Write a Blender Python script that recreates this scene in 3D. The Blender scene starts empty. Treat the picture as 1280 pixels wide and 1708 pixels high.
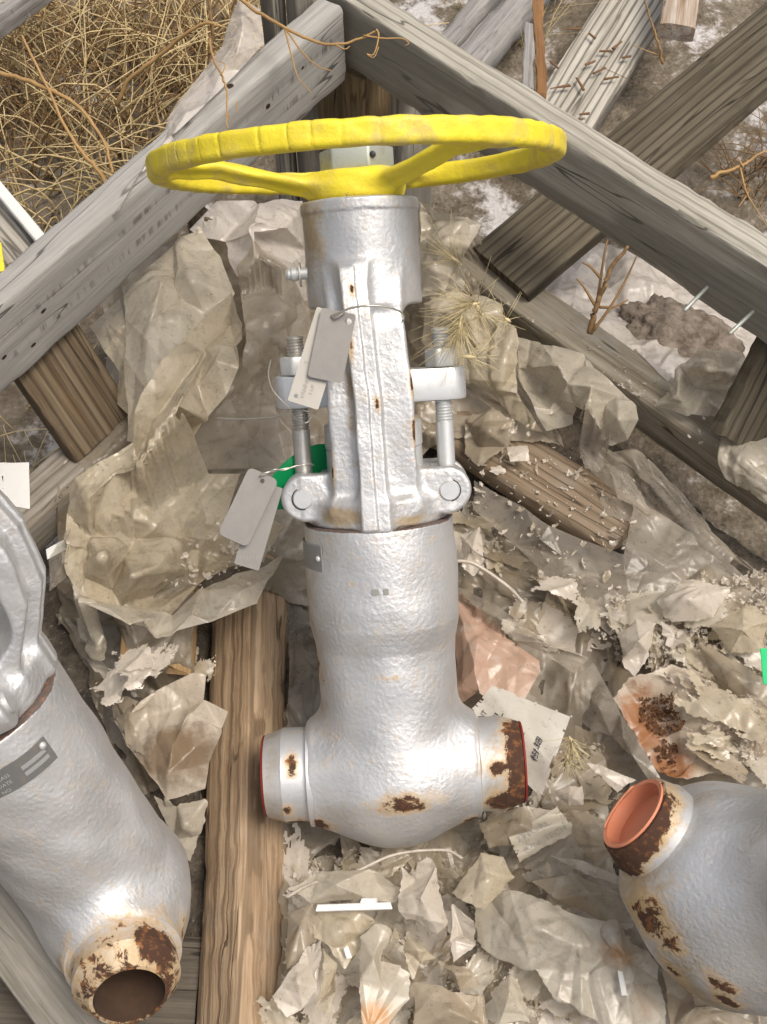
import bpy, bmesh, math, random
import numpy as np
from mathutils import Vector, Matrix, noise as mnoise

random.seed(7); RNG = np.random.default_rng(7)
scene = bpy.context.scene
R = math.radians

# ------------------------------------------------------------------ camera
FOC, PITCH, HEIGHT = 2068.0, R(57), 1.0            # focal length in photo pixels, downward pitch, lens height (m)
cam_d = bpy.data.cameras.new('camera'); cam = bpy.data.objects.new('camera', cam_d)
scene.collection.objects.link(cam); scene.camera = cam
cam.location = (0, 0, HEIGHT); cam.rotation_euler = (R(90) - PITCH, 0, 0)
cam_d.sensor_fit = 'VERTICAL'; cam_d.sensor_height = 24.0; cam_d.lens = 24.0 * FOC / 1708.0
cam_d.clip_start = 0.02; cam_d.clip_end = 300

# ------------------------------------------------------------------ sky, sun, exposure
SUN_EL, SUN_AZ = R(68), R(112)                      # azimuth clockwise from +Y
w = bpy.data.worlds.new('World'); scene.world = w; w.use_nodes = True
wn = w.node_tree
sky = wn.nodes.new('ShaderNodeTexSky'); sky.sky_type = 'NISHITA'; sky.sun_disc = False
sky.sun_elevation = SUN_EL; sky.sun_rotation = SUN_AZ; sky.air_density = 1.0; sky.dust_density = 7.0; sky.ozone_density = 0.4
bg = wn.nodes['Background']; hs = wn.nodes.new('ShaderNodeHueSaturation'); hs.inputs['Saturation'].default_value = 0.5   # thin overcast: a paler sky
wn.links.new(sky.outputs[0], hs.inputs['Color']); wn.links.new(hs.outputs[0], bg.inputs[0]); bg.inputs[1].default_value = 0.105
sun_d = bpy.data.lights.new('sun', 'SUN'); sun_d.energy = 1.4; sun_d.angle = R(22); sun_d.color = (1.0, 0.91, 0.79)
sun = bpy.data.objects.new('sun', sun_d); scene.collection.objects.link(sun)
sdir = Vector((math.sin(SUN_AZ) * math.cos(SUN_EL), math.cos(SUN_AZ) * math.cos(SUN_EL), math.sin(SUN_EL)))
sun.rotation_euler = sdir.to_track_quat('Z', 'Y').to_euler(); sun.location = (1, -1, 4)
vs = scene.view_settings; vs.view_transform = 'Standard'; vs.look = 'None'; vs.gamma = 1; vs.exposure = 0.54
scene.render.engine = 'CYCLES'
try:
    scene.cycles.use_denoising = True
except Exception: pass
scene.cycles.max_bounces = 4; scene.cycles.diffuse_bounces = 2; scene.cycles.glossy_bounces = 2; scene.cycles.transparent_max_bounces = 8
scene.cycles.use_adaptive_sampling = True; scene.cycles.adaptive_threshold = 0.02
scene.cycles.sample_clamp_indirect = 4.0

# ------------------------------------------------------------------ measuring helpers: photo pixel -> place in the world
CF = np.array([0, math.cos(PITCH), -math.sin(PITCH)]); CU = np.array([0, math.sin(PITCH), math.cos(PITCH)])
CR = np.array([1.0, 0, 0]); CC = np.array([0, 0, HEIGHT])
def ray(x, y): return CF + (x - 640) / FOC * CR + (854 - y) / FOC * CU
def at_depth(x, y, d): return CC + d * ray(x, y)
def at_z(x, y, z):
    q = ray(x, y); return CC + q * (z - HEIGHT) / q[2]
def on_plane(x, y, p0, n):
    q = ray(x, y); return CC + q * np.dot(p0 - CC, n) / np.dot(q, n)
def unit(v): v = np.asarray(v, float); return v / np.linalg.norm(v)

# ------------------------------------------------------------------ object helpers
COL = scene.collection
def setp(o, label=None, cat=None, group=None, kind=None):
    if label: o['label'] = label
    if cat: o['category'] = cat
    if group: o['group'] = group
    if kind: o['kind'] = kind
    return o
def empty(name, label, cat, mat=None, group=None):
    o = bpy.data.objects.new(name, None); COL.objects.link(o); o.empty_display_size = 0.02
    if mat is not None: o.matrix_world = mat
    return setp(o, label, cat, group)
def frame(origin, ex, ey, ez):
    M = Matrix.Identity(4)
    for i, v in enumerate((ex, ey, ez, origin)):
        for k in range(3): M[k][i] = float(v[k])
    return M
def mk(name, verts, faces, mat, parent=None, smooth=True, normals=None, M=None):
    me = bpy.data.meshes.new(name)
    me.from_pydata([tuple(map(float, v)) for v in verts], [], [tuple(int(i) for i in f) for f in faces])
    if smooth: me.polygons.foreach_set('use_smooth', [True] * len(me.polygons))
    me.update()
    if normals is not None: me.normals_split_custom_set_from_vertices([tuple(map(float, n)) for n in normals])
    if mat: me.materials.append(mat)
    o = bpy.data.objects.new(name, me); COL.objects.link(o)
    if parent: o.parent = parent
    if M is not None: o.matrix_world = M
    return o
def share(src, name, parent=None, M=None):
    o = bpy.data.objects.new(name, src.data if hasattr(src, 'data') else src); COL.objects.link(o)
    if parent: o.parent = parent
    if M is not None: o.matrix_local = M
    return o
def auto_smooth(o, deg=35):
    me = o.data; bm = bmesh.new(); bm.from_mesh(me)
    for e in bm.edges:
        if len(e.link_faces) == 2 and e.calc_face_angle(0) > R(deg): e.smooth = False
    bm.to_mesh(me); bm.free()
def lathe_vf(prof, n=48, axis='Z', closed=False, caps=True):
    """prof: list of (radius, position along axis)"""
    V, Fc = [], []
    for r, z in prof:
        for k in range(n):
            a = 2 * math.pi * k / n
            p = (r * math.cos(a), r * math.sin(a), z)
            if axis == 'X': p = (z, r * math.cos(a), r * math.sin(a))
            if axis == 'Y': p = (r * math.cos(a), z, r * math.sin(a))
            V.append(p)
    m = len(prof)
    for i in range(m - 1 + (1 if closed else 0)):
        j = (i + 1) % m
        for k in range(n):
            l = (k + 1) % n
            Fc.append((i * n + k, i * n + l, j * n + l, j * n + k))
    if caps and not closed:
        Fc.append(tuple(range(n))[::-1]); Fc.append(tuple(range((m - 1) * n, m * n)))
    return V, Fc
def lathe(name, prof, mat, parent=None, n=48, axis='Z', closed=False, loc=(0, 0, 0), deg=35, scale=(1, 1, 1), caps=True):
    V, Fc = lathe_vf(prof, n, axis, closed, caps)
    V = [(v[0] * scale[0] + loc[0], v[1] * scale[1] + loc[1], v[2] * scale[2] + loc[2]) for v in V]
    o = mk(name, V, Fc, mat, parent); auto_smooth(o, deg); return o
def prism(name, outline, y0, y1, mat, parent=None, bevel=0.0, deg=35, axes='xz', segs=2):
    """extrude a 2D outline (x,z) along y, optional rounded edges"""
    bm = bmesh.new(); n = len(outline)
    mp = (lambda a, b, c: (a, c, b)) if axes == 'xz' else (lambda a, b, c: (a, b, c))
    v0 = [bm.verts.new(mp(a, b, y0)) for a, b in outline]; v1 = [bm.verts.new(mp(a, b, y1)) for a, b in outline]
    bm.faces.new(v0); bm.faces.new(v1[::-1])
    for k in range(n): bm.faces.new((v0[k], v1[k], v1[(k + 1) % n], v0[(k + 1) % n]))
    bmesh.ops.recalc_face_normals(bm, faces=bm.faces)
    if bevel > 0:
        ed = [e for e in bm.edges if e.calc_face_angle(0) > R(deg)]
        bmesh.ops.bevel(bm, geom=ed, offset=bevel, segments=segs, profile=0.6, affect='EDGES')
    me = bpy.data.meshes.new(name); bm.to_mesh(me); bm.free()
    me.polygons.foreach_set('use_smooth', [True] * len(me.polygons))
    if mat: me.materials.append(mat)
    o = bpy.data.objects.new(name, me); COL.objects.link(o)
    if parent: o.parent = parent
    auto_smooth(o, 50); return o
def tube_vf(path, radii, n=6, base=0):
    P = np.asarray(path, float); m = len(P); V, Fc = [], []
    if np.isscalar(radii): radii = [radii] * m
    t = np.gradient(P, axis=0); up = np.array([0.13, 0.31, 0.94])
    for i in range(m):
        ti = t[i] / (np.linalg.norm(t[i]) + 1e-9)
        a = np.cross(ti, up); la = np.linalg.norm(a)
        if la < 1e-3: a = np.cross(ti, (1, 0, 0)); la = np.linalg.norm(a)
        a /= la; b = np.cross(ti, a)
        for k in range(n):
            th = 2 * math.pi * k / n
            V.append(P[i] + radii[i] * (math.cos(th) * a + math.sin(th) * b))
    for i in range(m - 1):
        for k in range(n):
            l = (k + 1) % n
            Fc.append((base + i * n + k, base + i * n + l, base + (i + 1) * n + l, base + (i + 1) * n + k))
    Fc.append(tuple(base + k for k in range(n))[::-1]); Fc.append(tuple(base + (m - 1) * n + k for k in range(n)))
    return V, Fc
def tube(name, path, radii, mat, parent=None, n=6):
    V, Fc = tube_vf(path, radii, n); return mk(name, V, Fc, mat, parent)
def spline(pts, n=24):
    P = np.asarray(pts, float); m = len(P)
    if m < 3: return np.array([P[0] + (P[-1] - P[0]) * t for t in np.linspace(0, 1, n)])
    Q = np.vstack([2 * P[0] - P[1], P, 2 * P[-1] - P[-2]]); out = []
    for s in np.linspace(0, m - 1 - 1e-6, n):
        i = int(s); t = s - i; a, b, c, d = Q[i], Q[i + 1], Q[i + 2], Q[i + 3]
        out.append(0.5 * (2 * b + (c - a) * t + (2 * a - 5 * b + 4 * c - d) * t * t + (3 * b - a - 3 * c + d) * t ** 3))
    return np.array(out)

# ------------------------------------------------------------------ implicit castings (surface nets)
def length(*a): return np.sqrt(sum(x * x for x in a))
def smin(a, b, k):
    h = np.clip(0.5 + 0.5 * (b - a) / k, 0, 1); return b * (1 - h) + a * h - k * h * (1 - h)
def smax(a, b, k): return -smin(-a, -b, k)
def sd_box(x, y, z, c, h, r=0.0):
    qx, qy, qz = np.abs(x - c[0]) - h[0] + r, np.abs(y - c[1]) - h[1] + r, np.abs(z - c[2]) - h[2] + r
    return length(np.maximum(qx, 0), np.maximum(qy, 0), np.maximum(qz, 0)) + np.minimum(np.maximum(qx, np.maximum(qy, qz)), 0) - r
def sd_cyl(rho, t, r, h, rd=0.0):
    a, b = rho - r + rd, np.abs(t) - h + rd
    return np.minimum(np.maximum(a, b), 0) + length(np.maximum(a, 0), np.maximum(b, 0)) - rd
def sd_cap(x, y, z, a, b, r):
    a, b = np.array(a, float), np.array(b, float); d = b - a
    t = np.clip(((x - a[0]) * d[0] + (y - a[1]) * d[1] + (z - a[2]) * d[2]) / (d @ d), 0, 1)
    return length(x - a[0] - t * d[0], y - a[1] - t * d[1], z - a[2] - t * d[2]) - r
def surface_nets(fn, lo, hi, h):
    lo = np.array(lo, float); n = np.ceil((np.array(hi) - lo) / h).astype(int) + 1
    ax = [lo[i] + h * np.arange(n[i]) for i in range(3)]
    X, Y, Z = np.meshgrid(*ax, indexing='ij'); D = fn(X, Y, Z)
    s = D < 0
    cs = [s[i:n[0] - 1 + i, j:n[1] - 1 + j, k:n[2] - 1 + k] for i in (0, 1) for j in (0, 1) for k in (0, 1)]
    cnt = sum(c.astype(np.int8) for c in cs); act = (cnt > 0) & (cnt < 8)
    idx = -np.ones(act.shape, int); ii = np.argwhere(act); idx[act] = np.arange(len(ii))
    acc = np.zeros((len(ii), 3)); num = np.zeros(len(ii))
    corners = [(i, j, k) for i in (0, 1) for j in (0, 1) for k in (0, 1)]
    for a in corners:
        for d in range(3):
            if a[d]: continue
            b = list(a); b[d] = 1
            da = D[ii[:, 0] + a[0], ii[:, 1] + a[1], ii[:, 2] + a[2]]; db = D[ii[:, 0] + b[0], ii[:, 1] + b[1], ii[:, 2] + b[2]]
            m = (da < 0) != (db < 0); t = np.where(m, da / np.where(np.abs(da - db) < 1e-12, 1, da - db), 0)
            p = np.tile(np.array(a, float), (len(ii), 1)); p[:, d] += t
            acc[m] += p[m]; num[m] += 1
    V = lo + h * (ii + acc / num[:, None])
    Fs = []
    for d in range(3):
        o1, o2 = [(1, 2), (2, 0), (0, 1)][d]
        sl0 = [slice(None)] * 3; sl1 = [slice(None)] * 3
        sl0[d] = slice(0, n[d] - 1); sl1[d] = slice(1, n[d])
        ed = np.argwhere(s[tuple(sl0)] != s[tuple(sl1)])
        ok = (ed[:, o1] > 0) & (ed[:, o2] > 0) & (ed[:, o1] < n[o1] - 1) & (ed[:, o2] < n[o2] - 1); ed = ed[ok]
        def g(a, b):
            e = ed.copy(); e[:, o1] -= a; e[:, o2] -= b; return idx[e[:, 0], e[:, 1], e[:, 2]]
        q = np.stack([g(1, 1), g(0, 1), g(0, 0), g(1, 0)], 1)
        inside = s[ed[:, 0], ed[:, 1], ed[:, 2]]; q[~inside] = q[~inside][:, ::-1]; Fs.append(q)
    Fc = np.vstack(Fs)
    e = h * 0.5; N = np.stack([fn(V[:, 0] + e * (k == 0), V[:, 1] + e * (k == 1), V[:, 2] + e * (k == 2)) - fn(V[:, 0] - e * (k == 0), V[:, 1] - e * (k == 1), V[:, 2] - e * (k == 2)) for k in range(3)], 1)
    N /= np.linalg.norm(N, axis=1)[:, None] + 1e-12
    return V, Fc, N
def cast_obj(name, V, Fc, N, mat, parent=None, sel=None):
    if sel is not None:
        Fc = Fc[sel]; u, inv = np.unique(Fc, return_inverse=True); V, N, Fc = V[u], N[u], inv.reshape(-1, 4)
    me = bpy.data.meshes.new(name); me.vertices.add(len(V)); me.vertices.foreach_set('co', V.astype(np.float32).ravel())
    me.loops.add(len(Fc) * 4); me.loops.foreach_set('vertex_index', Fc.astype(np.int32).ravel())
    me.polygons.add(len(Fc)); me.polygons.foreach_set('loop_start', np.arange(0, len(Fc) * 4, 4, dtype=np.int32))
    me.polygons.foreach_set('use_smooth', np.ones(len(Fc), bool)); me.update(calc_edges=True); me.validate()
    me.normals_split_custom_set_from_vertices(N.tolist())
    me.materials.append(mat); o = bpy.data.objects.new(name, me); COL.objects.link(o)
    if parent: o.parent = parent
    return o

# ------------------------------------------------------------------ materials
class NT:
    def __init__(s, name):
        s.m = bpy.data.materials.new(name); s.m.use_nodes = True; s.t = s.m.node_tree
        s.b = s.t.nodes['Principled BSDF']; s.out = s.t.nodes['Material Output']; s.tc = s.t.nodes.new('ShaderNodeTexCoord')
        s.obj = s.tc.outputs['Object']
    def n(s, kind, **kw):
        nd = s.t.nodes.new('ShaderNode' + kind)
        for k, v in kw.items():
            if k.startswith('_'): setattr(nd, k[1:], v)
            else: s.put(nd.inputs[k.replace('__', ' ')] if not k.startswith('i') or not k[1:].isdigit() else nd.inputs[int(k[1:])], v)
        return nd
    def put(s, sock, v):
        if isinstance(v, bpy.types.NodeSocket): s.t.links.new(v, sock)
        else:
            if sock.type == 'RGBA' and len(v) == 3: v = (*v, 1)
            sock.default_value = v
    def math(s, op, a, b=0.0, c=None, clamp=False):
        nd = s.n('Math', _operation=op, i0=a, i1=b, _use_clamp=clamp)
        if c is not None: s.put(nd.inputs[2], c)
        return nd.outputs[0]
    def vmath(s, op, a, b): return s.n('VectorMath', _operation=op, i0=a, i1=b).outputs[0]
    def noise(s, scale, detail=4, rough=0.6, vec=None, dist=0.0, stretch=None):
        v = vec or s.obj
        if stretch: v = s.vmath('MULTIPLY', v, stretch)
        return s.n('TexNoise', Vector=v, Scale=scale, Detail=detail, Roughness=rough, Distortion=dist).outputs['Fac']
    def voro(s, scale, feat='F1', vec=None, out='Distance', rnd=1.0):
        return s.n('TexVoronoi', _feature=feat, Vector=vec or s.obj, Scale=scale, Randomness=rnd).outputs[out]
    def ramp(s, v, lo, hi, a=0.0, b=1.0):
        return s.n('MapRange', _interpolation_type='SMOOTHSTEP', i0=v, i1=lo, i2=hi, i3=a, i4=b).outputs[0]
    def mix(s, f, a, b): return s.n('MixRGB', Fac=f, Color1=a, Color2=b).outputs[0]
    def spots(s, lst):
        """ellipsoidal patches: (centre, radii, strength) -> field that peaks at strength in each centre"""
        out = None
        for c, r, k in lst:
            if np.isscalar(r): r = (r, r, r)
            d = s.vmath('SUBTRACT', s.obj, c); d = s.vmath('DIVIDE', d, r)
            l = s.n('VectorMath', _operation='LENGTH', i0=d).outputs['Value']
            f = s.math('MULTIPLY_ADD', l, -k, k, clamp=True)
            out = f if out is None else s.math('MAXIMUM', out, f)
        return out
    def bump(s, h, strength=0.4, dist=0.001, nrm=None):
        nd = s.n('Bump', Strength=strength, Distance=dist, Height=h)
        if nrm is not None: s.put(nd.inputs['Normal'], nrm)
        return nd.outputs[0]
    def set(s, **kw):
        for k, v in kw.items(): s.put(s.b.inputs[k.replace('__', ' ')], v)
        return s.m

def silver(name, rust=(), dirt=(), extra_dirt=0.0, grain=1.0, ztop=None):
    t = NT(name)
    n1 = t.noise(18, 2, 0.65); n2 = t.noise(130, 4, 0.7); n3 = t.noise(420, 1, 0.6)
    base = t.mix(t.ramp(n1, 0.3, 0.75), (0.63, 0.63, 0.63), (0.52, 0.52, 0.52))
    dn = t.noise(35, 4, 0.7, dist=0.6)
    dm = t.spots(dirt) if dirt else None
    df = t.math('MULTIPLY', t.ramp(dn, 0.52, 0.75), 0.35 + extra_dirt)
    if dm is not None: df = t.math('MAXIMUM', df, t.ramp(t.math('ADD', dm, t.math('MULTIPLY_ADD', dn, 1.5, -0.75)), 0.2, 0.8))
    base = t.mix(t.math('MULTIPLY', df, 0.95), base, t.mix(n2, (0.24, 0.165, 0.085), (0.42, 0.34, 0.22)))
    rs = t.spots(rust) if rust else None
    jag = t.math('MULTIPLY_ADD', t.noise(95, 5, 0.72, dist=0.4), 1.5, -0.75)
    chip = t.ramp(t.noise(75, 4, 0.75), 0.725, 0.74)              # stray pin chips
    if rs is not None:
        v = t.math('ADD', rs, jag); rust_f = t.math('MAXIMUM', t.ramp(v, 0.47, 0.60), t.math('MULTIPLY', chip, 0.8)); halo = t.ramp(v, 0.02, 0.55)
    else:
        rust_f = t.math('MULTIPLY', chip, 0.8); halo = t.math('MULTIPLY', chip, 0.5)
    if ztop is not None:
        z = t.n('SeparateXYZ', i0=t.obj).outputs[2]
        zf = t.ramp(t.math('MULTIPLY_ADD', n2, 0.0016, z), ztop - 0.0003, ztop + 0.0006)
        rust_f = t.math('MAXIMUM', rust_f, t.math('MULTIPLY', zf, 0.9))
    base = t.mix(t.math('MULTIPLY', halo, 0.8), base, t.mix(n2, (0.40, 0.225, 0.075), (0.58, 0.44, 0.24)))
    rc = t.mix(t.ramp(t.noise(160, 3, 0.7), 0.48, 0.78), (0.055, 0.024, 0.012), (0.27, 0.105, 0.03))
    col = t.mix(rust_f, base, rc)
    met = t.math('MULTIPLY', t.math('SUBTRACT', 1.0, t.math('MAXIMUM', rust_f, t.math('MULTIPLY', halo, 0.7))), t.math('MULTIPLY_ADD', df, -0.50, 0.68))
    rough = t.math('MAXIMUM', t.math('MULTIPLY_ADD', n2, 0.22, 0.37), t.math('MULTIPLY', rust_f, 0.9))
    peel = t.noise(300, 1.5, 0.5, dist=0.15)
    b1 = t.bump(t.math('MULTIPLY', peel, t.ramp(n1, 0.25, 0.7, 0.5, 1.25)), 0.42 * grain, 0.0014)
    return t.set(Base__Color=col, Metallic=met, Roughness=rough, Normal=b1)
def plain_metal(name, col, rough=0.4, metal=0.7, dirt=0.4):
    t = NT(name); n = t.noise(90, 6, 0.7)
    c = t.mix(t.math('MULTIPLY', t.ramp(n, 0.45, 0.75), dirt), col, (0.25, 0.20, 0.14))
    return t.set(Base__Color=c, Metallic=metal, Roughness=t.math('MULTIPLY_ADD', n, 0.25, rough - 0.1), Normal=t.bump(t.noise(600, 3), 0.15, 0.0004))
def yellow_paint():
    t = NT('yellow_paint'); n = t.noise(40, 8, 0.7); n2 = t.noise(160, 8, 0.75)
    base = t.mix(t.ramp(n, 0.3, 0.7), (0.80, 0.66, 0.03), (0.76, 0.60, 0.04))
    base = t.mix(t.math('MULTIPLY', t.ramp(t.noise(26, 6, 0.7, dist=0.5), 0.46, 0.70), 0.75), base, (0.50, 0.39, 0.15))
    sp = t.spots([((0.118, 0.078, -0.002), (0.038, 0.03, 0.02), 1.0), ((0.085, -0.135, 0.0), (0.03, 0.012, 0.012), 0.42), ((0.03, -0.02, -0.02), (0.05, 0.05, 0.02), 0.35)])
    v = t.math('ADD', sp, t.math('MULTIPLY_ADD', n2, 1.5, -0.75))
    chip = t.math('MAXIMUM', t.ramp(v, 0.5, 0.54), t.ramp(t.noise(70, 5, 0.78), 0.69, 0.71))
    c = t.mix(chip, base, t.mix(n2, (0.24, 0.15, 0.10), (0.40, 0.29, 0.22)))
    bp = t.bump(t.noise(170, 4, 0.7), 0.55, 0.0014)
    return t.set(Base__Color=c, Roughness=t.math('MULTIPLY_ADD', n2, 0.25, 0.42), Normal=bp)
def wood(name, light, dark, grey=0.5, grain=1.0, marks=(), knots=(), stain=None, seed=0.0, contrast=1.0, rings=0.0):
    """length of the board along object X"""
    t = NT(name); v = t.vmath('ADD', t.obj, (seed, seed * 1.7, seed * 0.6))
    wob = t.noise(7, 3, 0.5, vec=v)
    fine = t.noise(1.0, 6, 0.65, vec=v, stretch=(14, 420, 420)); mid = t.noise(1.0, 5, 0.6, vec=v, stretch=(4, 95, 95), dist=0.5)
    big = t.noise(1.0, 4, 0.6, vec=v, stretch=(5, 22, 22)); blotch = t.noise(22, 6, 0.7, vec=v)
    f = t.math('ADD', t.math('MULTIPLY', fine, 0.45), t.math('MULTIPLY', mid, 0.55))
    c = t.mix(t.ramp(f, 0.5 - 0.16 / contrast, 0.5 + 0.16 / contrast), dark, light)
    c = t.mix(t.math('MULTIPLY', t.ramp(big, 0.45, 0.7), 0.5), c, tuple(0.55 * a + 0.45 * b for a, b in zip(dark, light)))
    c = t.mix(t.math('MULTIPLY', t.ramp(blotch, 0.5, 0.75), grey), c, (0.30, 0.285, 0.26))
    ck = t.noise(1.0, 2, 0.5, vec=v, stretch=(2.2, 34, 34)); crk = t.math('MULTIPLY', t.ramp(t.math('ABSOLUTE', t.math('SUBTRACT', ck, 0.5)), 0.002, 0.009, 1, 0), t.ramp(big, 0.42, 0.56))
    c = t.mix(t.math('MULTIPLY', crk, 0.8), c, tuple(x * 0.22 for x in dark))
    if rings > 0:
        sy = t.vmath('MULTIPLY', v, (2.6, 22, 22)); d = t.n('TexWave', _wave_type='BANDS', _bands_direction='Y', Vector=sy, Scale=1.5, Distortion=5.0, Detail=2.0, Detail__Scale=0.6).outputs['Fac']
        c = t.mix(t.math('MULTIPLY', t.ramp(d, 0.68, 0.95), rings), c, tuple(x * 0.5 for x in dark))
    if stain:
        sp = t.spots(stain[1]); c = t.mix(t.math('MULTIPLY', t.ramp(t.math('ADD', sp, t.math('MULTIPLY_ADD', big, 1.0, -0.5)), 0.2, 0.9), 0.8), c, stain[0])
    h = f
    xyz = t.n('SeparateXYZ', i0=t.obj)
    for (axis, pos, wd, x0, x1) in marks:                          # rows of dark saw and roller marks
        p = xyz.outputs[axis]; q = t.math('ABSOLUTE', t.math('SUBTRACT', p, t.math('MULTIPLY_ADD', wob, 0.004, pos - 0.002)))
        k = t.math('MULTIPLY', t.ramp(q, wd * 0.35, wd, 1, 0), t.ramp(t.noise(1.0, 3, 0.6, stretch=(190, 15, 15)), 0.46, 0.60))
        k = t.math('MULTIPLY', k, t.math('MULTIPLY', t.ramp(xyz.outputs[0], x0, x0 + 0.04), t.ramp(xyz.outputs[0], x1 - 0.04, x1, 1, 0)))
        k = t.math('MULTIPLY', k, t.ramp(t.noise(30, 3), 0.35, 0.6))
        c = t.mix(t.math('MULTIPLY', k, 0.55), c, (0.04, 0.035, 0.03))
    if knots:
        sp = t.spots([(a, r, 1.0) for a, r in knots]); k = t.ramp(t.math('ADD', sp, t.math('MULTIPLY_ADD', t.noise(300, 3), 0.5, -0.25)), 0.3, 0.55)
        c = t.mix(k, c, (0.03, 0.016, 0.010)); h = t.math('SUBTRACT', f, t.math('MULTIPLY', k, 1.2))
    rad = t.n('ObjectInfo').outputs['Random']
    hsv = t.n('HueSaturation', Value=t.math('MULTIPLY_ADD', rad, 0.16, 0.92), Color=c).outputs[0]
    bp = t.bump(t.math('SUBTRACT', t.math('MULTIPLY_ADD', fine, 0.6, mid), t.math('MULTIPLY', crk, 0.6)), 0.55 * grain, 0.0016)
    return t.set(Base__Color=hsv, Roughness=0.85, Specular__IOR__Level=0.25, Normal=bp)
def film(name, tint=(0.50, 0.45, 0.36), dirt=0.5, see=0.12, gloss=0.32, stains=(), thin=0.35, seed=0.0, stain_col=(0.30, 0.13, 0.035), crumple=1.0):
    t = NT(name); v = t.vmath('ADD', t.obj, (seed, seed * 2.3, seed * 0.7))
    a = t.noise(9, 3, 0.65, vec=v, dist=0.4); b = t.noise(60, 5, 0.75, vec=v); c = b
    col = t.mix(t.math('MULTIPLY', t.ramp(a, 0.36, 0.68), dirt), tint, tuple(x * y for x, y in zip(tint, (0.62, 0.56, 0.46))))
    col = t.mix(t.math('MULTIPLY', t.ramp(b, 0.50, 0.70), dirt * 0.9), col, (0.23, 0.19, 0.135))
    fleck = t.ramp(t.noise(240, 2, 0.8, vec=v), 0.69, 0.72); fleck = t.math('MULTIPLY', fleck, t.ramp(a, 0.4, 0.6))
    col = t.mix(t.math('MULTIPLY', fleck, 0.8), col, (0.04, 0.032, 0.025))
    grime = t.ramp(t.noise(150, 4, 0.8, vec=v), 0.56, 0.66); col = t.mix(t.math('MULTIPLY', grime, dirt * 0.55), col, (0.13, 0.105, 0.075))
    dust = t.ramp(t.math('MULTIPLY', b, t.noise(25, 4, vec=v)), 0.28, 0.4); col = t.mix(t.math('MULTIPLY', dust, 0.35), col, (0.60, 0.57, 0.50))
    see_f = t.math('MULTIPLY', t.ramp(a, 0.75, 0.3), see)
    if stains:
        k = t.ramp(t.math('ADD', t.spots(stains), t.math('MULTIPLY_ADD', b, 1.2, -0.6)), 0.15, 0.8)
        col = t.mix(t.math('MULTIPLY', k, 0.85), col, t.mix(c, stain_col, tuple(min(1, x * 1.7) for x in stain_col)))
        see_f = t.math('MULTIPLY', see_f, t.math('SUBTRACT', 1.0, k))
    wr = t.n('TexNoise', _noise_type='RIDGED_MULTIFRACTAL', Vector=v, Scale=26.0, Detail=2.5, Roughness=0.55, Lacunarity=2.3, Offset=0.9, Gain=1.6).outputs[0]
    bp = t.bump(wr, 0.16 * crumple, 0.010)
    t.set(Base__Color=col, Roughness=t.math('MULTIPLY_ADD', b, 0.35, gloss - 0.1), Normal=bp, Specular__IOR__Level=0.7, Coat__Weight=0.3, Coat__Roughness=0.14)
    tr = t.n('BsdfTranslucent', Color=col, Normal=bp).outputs[0]; tp = t.n('BsdfTransparent', Color=(0.93, 0.91, 0.86)).outputs[0]
    m1 = t.n('MixShader', i0=thin, i1=t.b.outputs[0], i2=tr).outputs[0]
    m2 = t.n('MixShader', i0=see_f, i1=m1, i2=tp).outputs[0]
    t.t.links.new(m2, t.out.inputs[0]); return t.m
def flat(name, col, rough=0.6, metal=0.0, var=0.15, scale=60, bump=0.15, spec=0.4):
    t = NT(name); n = t.noise(scale, 6, 0.7)
    c = t.mix(n, tuple(x * (1 - var) for x in col), tuple(min(1, x * (1 + var)) for x in col))
    return t.set(Base__Color=c, Roughness=rough, Metallic=metal, Specular__IOR__Level=spec, Normal=t.bump(t.noise(scale * 5, 4), bump, 0.0005))

M_STRAW = flat('dry_straw', (0.60, 0.47, 0.25), 0.8, var=0.4, scale=25)
M_TWIG = flat('dry_twig', (0.24, 0.145, 0.065), 0.8, var=0.35, scale=40)
M_AWN = flat('seed_awn', (0.62, 0.52, 0.30), 0.6, var=0.15)
M_INK = flat('ink', (0.03, 0.03, 0.035), 0.7)
M_WIRE = plain_metal('wire', (0.55, 0.52, 0.46), 0.35, 0.8, 0.3)
M_RED = flat('red_cap_plastic', (0.20, 0.02, 0.015), 0.55)
M_ORANGE = flat('orange_cap_plastic', (0.62, 0.235, 0.13), 0.55, var=0.12, scale=30)
M_GREEN = flat('green_plastic', (0.0, 0.24, 0.075), 0.4, var=0.1)
M_WHITE = flat('white_plastic', (0.66, 0.65, 0.62), 0.45, var=0.05)
M_TAG = flat('tag_aluminium', (0.235, 0.222, 0.205), 0.55, metal=0.0, var=0.3, scale=35)
M_TAGW = flat('tag_card', (0.42, 0.395, 0.35), 0.6, var=0.12, scale=60)
M_GALV = plain_metal('zinc', (0.42, 0.45, 0.42), 0.5, 0.5, 0.5)
M_BORE = flat('rusty_bore', (0.07, 0.04, 0.024), 0.85, var=0.6, scale=50)

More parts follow.
